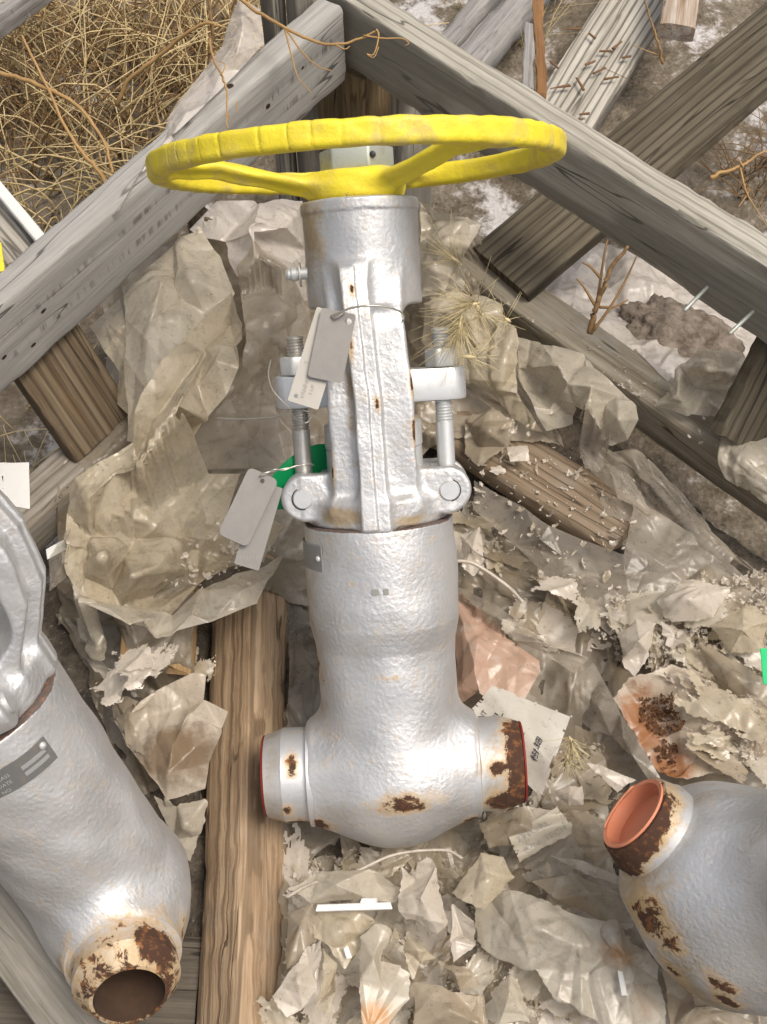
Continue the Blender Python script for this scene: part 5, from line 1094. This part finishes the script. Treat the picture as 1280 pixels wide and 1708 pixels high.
# ------------------------------------------------------------------ tags, wires and papers
def plate_at(name, corners_px, depth, mat, thick=.0008, rad=.003, hole=None, parent=None, lean=0.0):
    """flat tag from the photo positions of its top-left, top-right, bottom-left corners, at its own distance"""
    tl, tr, bl = [at_depth(*c, depth) for c in corners_px]
    ex = unit(tr - tl); L_, H_ = np.linalg.norm(tr - tl), np.linalg.norm(bl - tl); ey = tl - bl; ey = unit(ey - ex * (ey @ ex)); ez = np.cross(ex, ey)
    pts = []
    for cx, cy, a0 in ((L_ - rad, H_ - rad, 0), (rad, H_ - rad, 90), (rad, rad, 180), (L_ - rad, rad, 270)):
        for a in (0, 30, 60, 90): pts.append((cx + rad * math.cos(R(a0 + a)), cy + rad * math.sin(R(a0 + a))))
    bm = bmesh.new(); vs0 = [bm.verts.new((x, y, thick)) for x, y in pts]; edges = [bm.edges.new((vs0[i], vs0[(i + 1) % len(vs0)])) for i in range(len(vs0))]
    if hole:
        hv = [bm.verts.new((hole[0] + hole[2] * math.cos(2 * math.pi * k / 14), hole[1] + hole[2] * math.sin(2 * math.pi * k / 14), thick)) for k in range(14)]
        edges += [bm.edges.new((hv[k], hv[(k + 1) % 14])) for k in range(14)]
    bmesh.ops.triangle_fill(bm, use_beauty=True, edges=edges, normal=(0, 0, 1))
    if hole:
        for f in [f for f in bm.faces if math.hypot(f.calc_center_median().x - hole[0], f.calc_center_median().y - hole[1]) < hole[2] * .9]: bm.faces.remove(f)
    r = bmesh.ops.extrude_face_region(bm, geom=list(bm.faces)); bmesh.ops.translate(bm, verts=[v for v in r['geom'] if isinstance(v, bmesh.types.BMVert)], vec=(0, 0, -thick))
    bmesh.ops.recalc_face_normals(bm, faces=bm.faces)
    me = bpy.data.meshes.new(name); bm.to_mesh(me); bm.free(); me.materials.append(mat)
    o = bpy.data.objects.new(name, me); COL.objects.link(o); o.matrix_world = frame(bl, ex, ey, ez)
    return o, (L_, H_)
def flat_text(txt, size, x, y, z, rot, parent, mat=M_INK, font_shear=0.0, sx=1.0):
    cu = bpy.data.curves.new('lettering', 'FONT'); cu.body = txt; cu.size = size; cu.resolution_u = 2; cu.shear = font_shear
    ob = bpy.data.objects.new('lettering', cu); COL.objects.link(ob)
    me = bpy.data.meshes.new_from_object(ob.evaluated_get(bpy.context.evaluated_depsgraph_get())); bpy.data.objects.remove(ob)
    cs, sn = math.cos(rot), math.sin(rot)
    for v in me.vertices: a, b = v.co.x * sx, v.co.y; v.co = (x + a * cs - b * sn, y + a * sn + b * cs, z)
    me.materials.append(mat); o = bpy.data.objects.new('lettering', me); COL.objects.link(o); o.parent = parent; return o
DT = 0.828
tg1, sz = plate_at('metal_tag', [(524, 511), (582, 523), (513, 628)], DT, M_TAG, rad=.0025, hole=(.0195, .0415, .0022))
setp(tg1, 'plain rectangular metal tag hanging on the yoke, in front of the card tag', 'tag')
tg2, sz2 = plate_at('card_tag', [(527, 511), (578, 527), (480, 668)], DT + .004, M_TAGW, rad=.0012, hole=(.0045, .0045, .0014))
setp(tg2, 'white card tag with faint lettering behind the metal tag on the yoke', 'tag')
M_FAINT = flat('faint_ink', (.34, .32, .29), .7)
flat_text('VANNOK', .0042, .0100, .004, .0012, R(90), tg2, M_FAINT); flat_text('1 L/F', .0036, .0145, .008, .0012, R(90), tg2, M_FAINT); flat_text('T', .004, .006, .027, .0012, R(90), tg2, M_FAINT)
tg3, _ = plate_at('metal_tag', [(418, 779), (467, 802), (364, 890)], 0.868, M_TAG, rad=.004, hole=(.0125, .0465, .0017))
setp(tg3, 'dull metal tag hanging from wire on the left swing bolt', 'tag')
tg4, _ = plate_at('metal_tag', [(421, 800), (462, 812), (391, 940)], 0.874, M_TAG, rad=.001)
setp(tg4, 'stamped metal tag peeking out below the dull tag', 'tag')
for k in range(7): flat_text('/', .004, .003 + k * .0022, .004 + .0006 * k, .001, R(10), tg4, M_FAINT)
def pxpath(pts, n=30): return spline([at_depth(*p) for p in pts], n)
def wire(label, paths, r=.0007, cat='wire', mat=None):
    e = empty('wire', label, cat) if len(paths) > 1 else None
    for k, p in enumerate(paths):
        o = tube('strand' if e else 'wire', pxpath(p, 40), r, mat or M_WIRE, e, 6)
    return setp(o, label, cat) if not e else e
wire('thin grey wire tied around the yoke holding the upper tags', [[(553, 527, .826), (566, 522, .822), (585, 514, .818), (612, 510, .815), (640, 511, .818), (662, 517, .826), (674, 526, .850), (672, 540, .90)], [(553, 527, .826), (560, 530, .824), (570, 524, .823), (575, 521, .826)]], .0007)
wire('twisted wire from left swing bolt to the lower tag', [[(433, 795, .866), (442, 789, .864), (456, 786, .866), (472, 782, .87), (492, 779, .872), (515, 773, .876), (524, 776, .90)], [(436, 793, .864), (446, 790, .866), (458, 783, .864), (474, 784, .868), (494, 777, .87), (512, 776, .874)]], .0005)
wire('bright springy wire looping left from gland bridge', [[(358, 697, .90), (400, 699, .89), (440, 697, .88), (465, 694, .875), (482, 683, .87), (470, 668, .87), (455, 650, .872), (448, 625, .878), (452, 600, .885)], [(482, 683, .87), (495, 700, .865), (512, 705, .862), (520, 690, .868), (505, 684, .87)]], .0005)
# green discs
def disc(name, px, d, rx_, ry_, rot, mat, label):
    c = at_depth(*px, d); t = -unit(ray(*px)); x = unit(CR - t * (CR @ t)); y = np.cross(t, x)
    V, Fc = lathe_vf([(.0005, 0), (1, 0), (1, .03), (.0005, .03)], 48); V = [(v[0] * rx_, v[1] * ry_, v[2] * .02) for v in V]
    ex = x * math.cos(rot) + y * math.sin(rot); ey = -x * math.sin(rot) + y * math.cos(rot)
    o = mk(name, V, Fc, mat); o.matrix_world = frame(c, ex, unit(ey * .9 + t * .4), unit(np.cross(ex, unit(ey * .9 + t * .4)))); auto_smooth(o, 30); return setp(o, label, 'disc')
gd = disc('plastic_disc', (503, 795), .935, .033, .018, R(40), M_GREEN, 'green plastic disc behind the left swing bolt')
# lettering scratched on it
# printed sheet by the right weld end
def paper(name, corners, mat, label, bow=.004, n=14, cat='paper'):
    A = [np.array(at_z(*c)) for c in corners]; P = np.zeros((n, n, 3))
    for i in range(n):
        for j in range(n):
            u, v = i / (n - 1), j / (n - 1); p = (A[0] * (1 - u) + A[1] * u) * (1 - v) + (A[3] * (1 - u) + A[2] * u) * v
            P[i, j] = p + Zv * (bow * math.sin(math.pi * u) * math.sin(2.5 * v + .4) + .0012 * math.sin(9 * u + 5 * v))
    def f(u, v): 
        a, b = min(u * (n - 1), n - 1.001), min(v * (n - 1), n - 1.001); i, j = int(a), int(b); a -= i; b -= j
        return P[i, j] * (1 - a) * (1 - b) + P[i + 1, j] * a * (1 - b) + P[i, j + 1] * (1 - a) * b + P[i + 1, j + 1] * a * b
    me, c = grid_mesh(name, resample(P, 40, 40), torn_faces(40, 40, 5, .02), mat); o = bpy.data.objects.new(name, me); COL.objects.link(o); o.location = c
    return setp(o, label, cat), f, c
def paper_text(txt, size, u0, v0, base, upv, parent, f, c, mat=M_INK):
    """lettering laid on a paper: baseline starts at (u0,v0) and runs along base, letters rise along upv (paper u,v units)"""
    cu = bpy.data.curves.new('lettering', 'FONT'); cu.body = txt; cu.size = 1.0; cu.resolution_u = 2
    ob = bpy.data.objects.new('lettering', cu); COL.objects.link(ob)
    me = bpy.data.meshes.new_from_object(ob.evaluated_get(bpy.context.evaluated_depsgraph_get())); bpy.data.objects.remove(ob)
    ob_ax = np.array(base); up = np.array(upv)
    for v in me.vertices:
        q = np.array([u0, v0]) + (ob_ax * v.co.x + up * v.co.y) * size; q = np.clip(q, .01, .99); p = f(*q) + Zv * .0012 - c; v.co = p
    me.materials.append(mat); o = bpy.data.objects.new('lettering', me); COL.objects.link(o); o.parent = parent
M_PAPER = film('paper_printed', (0.50, 0.475, 0.42), 0.45, 0.0, 0.6, thin=0.1, seed=31.0, crumple=.5)
pp, pf, pc_ = paper('printed_paper', [(768, 1200, .05), (822, 1140, .062), (955, 1195, .055), (905, 1335, .045)], M_PAPER, 'printed paper sheet sticking out behind the right weld end')
BU, UU = (1.0, -.02), (.05, -.62)
paper_text('NEL', .20, .20, .32, BU, UU, pp, pf, pc_); paper_text('ANT', .13, .16, .175, BU, UU, pp, pf, pc_)
def paper_marks(strokes, size, u0, v0, parent, f, c, wd=.09):
    """brush-like characters: short ink strokes given in a unit square"""
    V, Fc = [], []
    for x0, y0, x1, y1 in strokes:
        d = np.array([x1 - x0, y1 - y0]); d = d / np.linalg.norm(d) * wd / 2; n = np.array([-d[1], d[0]]); b = len(V)
        for k in range(5):
            t = k / 4; q = np.array([x0 + (x1 - x0) * t, y0 + (y1 - y0) * t])
            for sg in (-1, 1):
                w_ = q + sg * n; uv = np.array([u0, v0]) + (np.array(BU) * w_[0] + np.array(UU) * w_[1]) * size; V.append(f(*np.clip(uv, .01, .99)) + Zv * .0012 - c)
        Fc += [(b + 2 * k, b + 2 * k + 1, b + 2 * k + 3, b + 2 * k + 2) for k in range(4)]
    mk('lettering', V, Fc, M_INK, parent)
G1 = [(.25, .95, .1, .75), (.1, .75, .35, .75), (.35, .8, .1, .5), (.1, .5, .4, .52), (.25, .5, .25, .05), (.1, .3, .05, .1), (.38, .3, .42, .12), (.5, .85, .5, .1), (.5, .85, .95, .85), (.95, .85, .95, .1), (.5, .48, .95, .48), (.72, .85, .72, .1), (.5, .1, .95, .1)]
G2 = [(.05, .7, .35, .7), (.2, .98, .2, .02), (.2, .65, .05, .35), (.2, .65, .33, .42), (.4, .85, .66, .85), (.53, .98, .53, .7), (.42, .6, .64, .6), (.42, .6, .42, .4), (.64, .6, .64, .4), (.42, .4, .64, .4), (.38, .1, .68, .14), (.72, .7, .98, .7), (.86, .95, .86, .08), (.86, .08, .78, .14), (.76, .45, .8, .35)]
paper_marks(G1, .13, .42, .80, pp, pf, pc_); paper_marks(G2, .13, .27, .82, pp, pf, pc_)
paper_text('2', .11, .44, .60, BU, UU, pp, pf, pc_); paper_text(':: -', .12, .20, .62, BU, UU, pp, pf, pc_, M_FAINT)
p2_, pf2, pc2 = paper('printed_paper', [(865, 1440, .045), (845, 1395, .052), (930, 1345, .055), (965, 1385, .05)], film('paper_buried', (0.52, 0.47, 0.37), 0.5, 0.0, 0.6, thin=0.1, seed=33.0, crumple=.5), 'small printed label half buried in film below right weld end')
paper_text('THORL', .19, .55, .10, (0, 1.0), (1.6, 0), p2_, pf2, pc2, M_FAINT); paper_text('(UNI-TECH', .15, .18, .14, (0, 1.0), (1.6, 0), p2_, pf2, pc2, M_FAINT)
# white plastic strip, white bits, card
def bits(name, c0, c1, wd, th, mat, label, cat, ey=None):
    c0, c1 = at_z(*c0), at_z(*c1); d = unit(c1 - c0)
    return board(name, c0, c1, np.cross(d, Zv) if ey is None else ey, wd, th, mat, label, cat, nx=10, rnd=.0006, wear=.0003, jag=(.0008, .0008))
cs = empty('zip_seal', 'white plastic slider strip lying below the middle valve', 'strip')
st_ = board('slider', at_z(528, 1515, .075), at_z(653, 1511, .075), (0, 1, 0), .0052, .003, M_WHITE, parent=cs, rnd=.0008, wear=.0002, nx=12)
board('slider_grip', at_z(602, 1503, .0755), at_z(628, 1503, .0755), (0, 1, 0), .004, .003, M_WHITE, parent=cs, rnd=.0008, wear=.0002, nx=6)
bits('plastic_bit', (577, 1580, .07), (583, 1598, .07), .004, .001, M_WHITE, 'tiny white plastic bit on the beige flap', 'scrap')
bits('plastic_bit', (1033, 1612, .075), (1042, 1660, .075), .004, .001, M_WHITE, 'narrow white sliver lying on the big crumpled bag', 'scrap')
tie = tube('packing_strap', spline([at_z(478, 1497, .06), at_z(520, 1474, .062), at_z(590, 1455, .062), at_z(660, 1425, .06), at_z(740, 1418, .055), at_z(772, 1432, .055)], 40), .0013, F_SCRAP2, n=6); setp(tie, 'thin pale strap curving under the bottom of the middle valve', 'strap')
wire('white cable with a clear plug end right of the body', [[(758, 935, .98), (790, 940, .985), (830, 965, .985), (855, 985, .985), (868, 1000, .985)], [(864, 995, .984), (872, 1004, .984)]], .0015, 'cable', F_SCRAP2)
bits('white_card', (16, 772, .10), (18, 880, .07), .036, .001, M_WHITE, 'blank white card standing at the left edge beyond lower rail', 'card', ey=(1, 0, 0.1))
bits('yellow_scrap', (-4, 408, .15), (2, 455, .15), .008, .004, m_yel, 'sliver of yellow painted metal at the left edge', 'scrap')
bits('green_tag', (1276, 1082, .09), (1282, 1142, .09), .008, .001, flat('bright_green', (.02, .50, .17), .4), 'bright green tag corner at the right edge', 'tag')
lc = board('lace_scrap', at_z(78, 925, .12), at_z(128, 898, .125), (0.2, 1, .1), .010, .0008, M_WHITE, 'scrap of white perforated plastic beside the bag mouth', 'scrap', nx=8, wear=.0002, rnd=.0003)
# nails sticking out of the right rail
for k, (p, q) in enumerate([((1143, 517), (1181, 478)), ((1218, 556), (1257, 519))]):
    A = on_plane(*q, at_z(640, 40, .27) + 0, nR); d = unit(at_depth(*p, 1.03) - A); B = A - nR * .035 + unit(np.array([-.3, -.25, -.55])) * .0
    B = at_depth(*p, np.dot(A - CC, CF) - .012)
    o = tube('nail', [A + (A - B) * .1, A, (A + B) / 2, B, B + (B - A) * .04], [.0018, .0018, .0018, .0017, .0006], M_GALV, n=10)
    setp(o, ['grey-green nail poking from the right rail, left of two', 'grey-green nail poking from the right rail, nearer the edge'][k], 'nail')

# ------------------------------------------------------------------ dry plants
rgp = np.random.default_rng(55)
def stalk(p0, h, lean, curl, r, n=10, segs=4):
    a = rgp.uniform(0, 6.28); d = np.array([math.cos(a), math.sin(a), 0]); e = np.array([-math.sin(a), math.cos(a), 0]); c2 = rgp.normal(0, .35)
    t = np.linspace(0, 1, n)[:, None]; P = p0 + Zv * h * t * (1 - .35 * curl * t) + d * h * (lean * t + curl * t ** 2) + e * h * c2 * t ** 2
    P += np.cumsum(rgp.normal(0, h * .008, (n, 3)), 0); P[:, 2] = np.maximum(P[:, 2], GZ - .01)
    return P, r * (1 - .75 * t[:, 0])
def grass(name, poly, n, label, mat, hmin=.05, hmax=.25, r0=.0009, r1=.0026, curl=.9):
    VV, FF, b = [], [], 0
    for _ in range(n):
        while True:
            x, y = rgp.uniform(min(p[0] for p in poly), max(p[0] for p in poly)), rgp.uniform(min(p[1] for p in poly), max(p[1] for p in poly))
            if in_poly(x, y, poly): break
        p0 = at_z(x, y, GZ - .005); P, rr = stalk(p0, rgp.uniform(hmin, hmax), rgp.uniform(0, .8), rgp.uniform(0, curl), rgp.uniform(r0, r1))
        V, Fc = tube_vf(P, rr, 3, b); VV.append(np.array(V)); FF += Fc; b += len(V)
    o = mk(name, np.vstack(VV), FF, mat); setp(o, label, 'grass', kind='stuff'); return o
TL = [(-40, 20), (470, 20), (470, 120), (220, 350), (100, 420), (-40, 330)]
grass('dry_grass', TL, 420, 'tangled dry straw grass beyond the left rail', M_STRAW)
grass('dry_weeds', [(-40, 60), (420, 60), (300, 230), (60, 330), (-40, 300)], 420, 'brown matted weed stems beyond the left rail', M_TWIG, .05, .22, .0006, .0018, .9)
grass('dry_grass', [(-60, 680), (60, 680), (120, 760), (30, 860), (-60, 860)], 26, 'few straw blades lying left of the lower rail', M_STRAW, .06, .14, .0007, .0012, 1.6)
grass('dry_grass', [(700, -20), (960, -20), (900, 120), (800, 60)], 60, 'dry blades among the timber beyond right rail', M_STRAW, .05, .16, .0005, .001)
grass('dry_grass', [(1180, 300), (1330, 240), (1330, 360), (1250, 350)], 70, 'brown dry tuft at right edge above the rail', M_TWIG, .05, .13, .0006, .0013, 1.2)
def branch(name, label, main, twigs, mat, r=.0022, cat='stem'):
    e = empty(name, label, cat); P = spline([at_depth(*q) for q in main], 36); P = P + np.cumsum(rgp.normal(0, .0005, P.shape), 0); tube('stem', P, np.linspace(r, r * .45, 36), mat, e, 7)
    for tw in twigs: Q = spline([at_depth(*q) for q in tw], 18); tube('twig', Q, np.linspace(r * .5, r * .22, 18), mat, e, 5)
    return e
M_VINE = flat('vine', (0.37, 0.225, 0.09), .75, var=.3, scale=40)
branch('dry_vine', 'dry tan vine with curling tendrils hanging over the rail corner', [(380, -20, 1.14), (420, 15, 1.12), (470, 48, 1.10), (540, 76, 1.085), (590, 68, 1.08), (628, 49, 1.075)], [[(628, 49, 1.075), (632, 58, 1.075), (628, 80, 1.075), (622, 92, 1.075), (612, 90, 1.074), (624, 96, 1.073), (632, 78, 1.073)], [(606, 59, 1.078), (640, 64, 1.075), (670, 64, 1.073), (682, 72, 1.072), (676, 76, 1.072)], [(476, 50, 1.10), (486, 90, 1.085), (498, 130, 1.075), (520, 155, 1.068)], [(478, 50, 1.10), (505, 88, 1.085), (530, 110, 1.076), (553, 118, 1.072)], [(560, 74, 1.083), (575, 82, 1.08), (584, 77, 1.08)]], M_VINE, .0019, 'vine')
branch('dry_vine', 'thin brown tendril drooping across the left rail above wheel', [(352, 60, 1.16), (350, 85, 1.13), (368, 120, 1.08), (378, 150, 1.05), (380, 190, 1.03), (381, 215, 1.02)], [[(370, 125, 1.07), (376, 108, 1.07), (364, 102, 1.075)], [(380, 190, 1.03), (388, 205, 1.02)], [(395, 170, 1.03), (398, 190, 1.03)]], M_VINE, .0013, 'vine')
branch('dry_weed', 'upright brown weed stem between the right rail and lower rail', [(984, 556, 1.12), (992, 515, 1.11), (1004, 480, 1.10), (1025, 440, 1.09), (1050, 408, 1.08)], [[(990, 552, 1.11), (1020, 510, 1.10), (1045, 465, 1.095), (1062, 428, 1.09)], [(996, 505, 1.105), (1003, 460, 1.10), (1010, 415, 1.09), (1014, 400, 1.09)], [(992, 508, 1.105), (975, 480, 1.105), (962, 465, 1.10)], [(1003, 465, 1.10), (985, 445, 1.10), (972, 438, 1.10)], [(1000, 512, 1.105), (1025, 512, 1.10), (1048, 500, 1.10)]], M_TWIG, .0032)
branch('dry_weed', 'slender straw stem standing among timber beyond right rail', [(1105, 105, 1.22), (1098, 75, 1.20), (1082, 30, 1.18), (1070, -10, 1.16)], [[(1100, 92, 1.21), (1080, 85, 1.20), (1055, 75, 1.20)], [(1105, 105, 1.22), (1112, 92, 1.21)]], M_VINE, .0014)
branch('dry_weed', 'dry tan stem lying at right edge above the rail', [(1185, 297, 1.12), (1225, 285, 1.12), (1290, 252, 1.12)], [[(1235, 280, 1.12), (1245, 320, 1.11), (1262, 350, 1.10), (1285, 385, 1.09)], [(1240, 278, 1.12), (1230, 262, 1.12)], [(1250, 315, 1.11), (1246, 325, 1.11), (1232, 345, 1.10)]], M_VINE, .002)
for k, (main, lab) in enumerate([([(-10, 120, 1.25), (60, 138, 1.22), (120, 170, 1.2), (170, 230, 1.18), (186, 290, 1.16)], 'thick bent weed stem arching through the grass at far left'), ([(195, 175, 1.22), (215, 130, 1.2), (270, 90, 1.18), (340, 42, 1.15), (375, 45, 1.14)], 'long curved stem rising through the grass towards white film'), ([(195, 360, 1.17), (165, 290, 1.19), (120, 230, 1.2), (40, 60, 1.22)], 'straight straw stem crossing the grass near left rail'), ([(350, 110, 1.16), (352, 60, 1.15), (347, -10, 1.13)], 'dark upright stem in the grass beside the white film')]):
    branch('dry_weed', lab, main, [], M_VINE if k != 3 else M_TWIG, .0026)
# foxtail seed heads: a short spike and a spray of long awns
def foxtail(px, d, tip, n, label, ln=.035, spread=.9):
    e = empty('foxtail', label, 'seed head'); b = at_depth(*px, d); ax_ = at_depth(*tip, d - .004) - b; L_ = np.linalg.norm(ax_); ax_ = ax_ / L_
    tube('spike', [b, b + ax_ * L_ * .5, b + ax_ * L_], [.0007, .0016, .0004], M_AWN, e, 6)
    VV, FF, bb = [], [], 0
    for i in range(n):
        s = b + ax_ * L_ * rgp.uniform(0, .95); v = unit(ax_ * rgp.uniform(.35, 1.0) + unit(rgp.standard_normal(3)) * spread * rgp.uniform(.3, 1)); l = ln * rgp.uniform(.5, 1.15)
        bendv = rgp.standard_normal(3) * .12 * l; P = [s, s + v * l * .5 + bendv * .3, s + v * l + bendv]
        V, Fc = tube_vf(P, [.00028, .0002, .00010], 3, bb); VV.append(np.array(V)); FF += Fc; bb += len(V)
    a = mk('awns', np.vstack(VV), FF, M_AWN, e); a['kind'] = 'stuff'; return e
foxtail((772, 523, .90)[:2], .90, (763, 565), 90, 'largest foxtail seed head beside the right swing bolt', .040)
foxtail((800, 505), .905, (778, 509), 60, 'second foxtail seed head just above the largest one', .040)
foxtail((795, 508), .905, (802, 522), 35, 'small foxtail tuft pointing down right near the largest', .030)
foxtail((770, 442), .93, (752, 428), 40, 'pale foxtail seed head on the film right of the yoke sleeve', .034)
foxtail((852, 537), .92, (842, 530), 18, 'tiny foxtail at the upper edge of tan film', .028)
foxtail((768, 594), .895, (795, 596), 16, 'little foxtail barb right of the right nut', .03)
foxtail((950, 1228), .965, (953, 1242), 45, 'foxtail seed head on the printed paper, upper of two', .024)
foxtail((947, 1255), .965, (947, 1270), 36, 'foxtail seed head on the printed paper, lower of two', .022)
# chips of bark on the bleached board
M_CHIP = flat('bark_chip', (.16, .085, .04), .85, var=.4, scale=50)
for k, (x, y, a, l) in enumerate([(935, 145, 10, 34), (988, 60, -40, 14), (985, 105, 20, 18), (1010, 85, 0, 20), (1045, 95, 10, 16), (968, 140, -60, 24), (925, 108, -40, 18), (1000, 118, 25, 22), (1030, 75, 40, 20), (905, 118, -50, 18), (960, 205, 30, 30), (1020, 130, 10, 24), (955, 48, 0, 32), (975, 190, 5, 18)]):
    dx, dy = math.cos(R(a)) * l / 2, -math.sin(R(a)) * l / 2
    board('bark_chip', at_z(x - dx, y - dy, .013), at_z(x + dx, y + dy, .014), (0.3, 1, 0), .0030, .0022, M_CHIP, 'small brown bark chip lying on the bleached board beyond right rail', 'bark chip', 'bark chips on the bleached board', nx=6, rnd=.0008, wear=.0015, jag=(.002, .002), seed=float(k))
# clod of earth under the outdoor film
def clod():
    bm = bmesh.new(); bmesh.ops.create_icosphere(bm, subdivisions=5, radius=1.0); c = at_z(1125, 570, .012)
    for v in bm.verts:
        n = mnoise.fractal(v.co * 2.2, .8, 2.1, 5); f = 1 + .25 * n; v.co = Vector((v.co.x * .062 * f, v.co.y * .045 * f, v.co.z * .03 * f))
    me = bpy.data.meshes.new('earth_clod'); bm.to_mesh(me); bm.free(); me.polygons.foreach_set('use_smooth', [True] * len(me.polygons))
    t = NT('clod'); b = t.noise(70, 6, .75); me.materials.append(t.set(Base__Color=t.mix(t.ramp(b, .3, .7), (.10, .075, .055), (.27, .225, .18)), Roughness=.95, Normal=t.bump(t.noise(200, 4, .8), .8, .004)))
    o = bpy.data.objects.new('earth_clod', me); COL.objects.link(o); o.location = c; o.rotation_euler = (0, 0, R(-30)); setp(o, 'brown fibrous clod of earth beyond the right lower rail', 'clod')
clod()
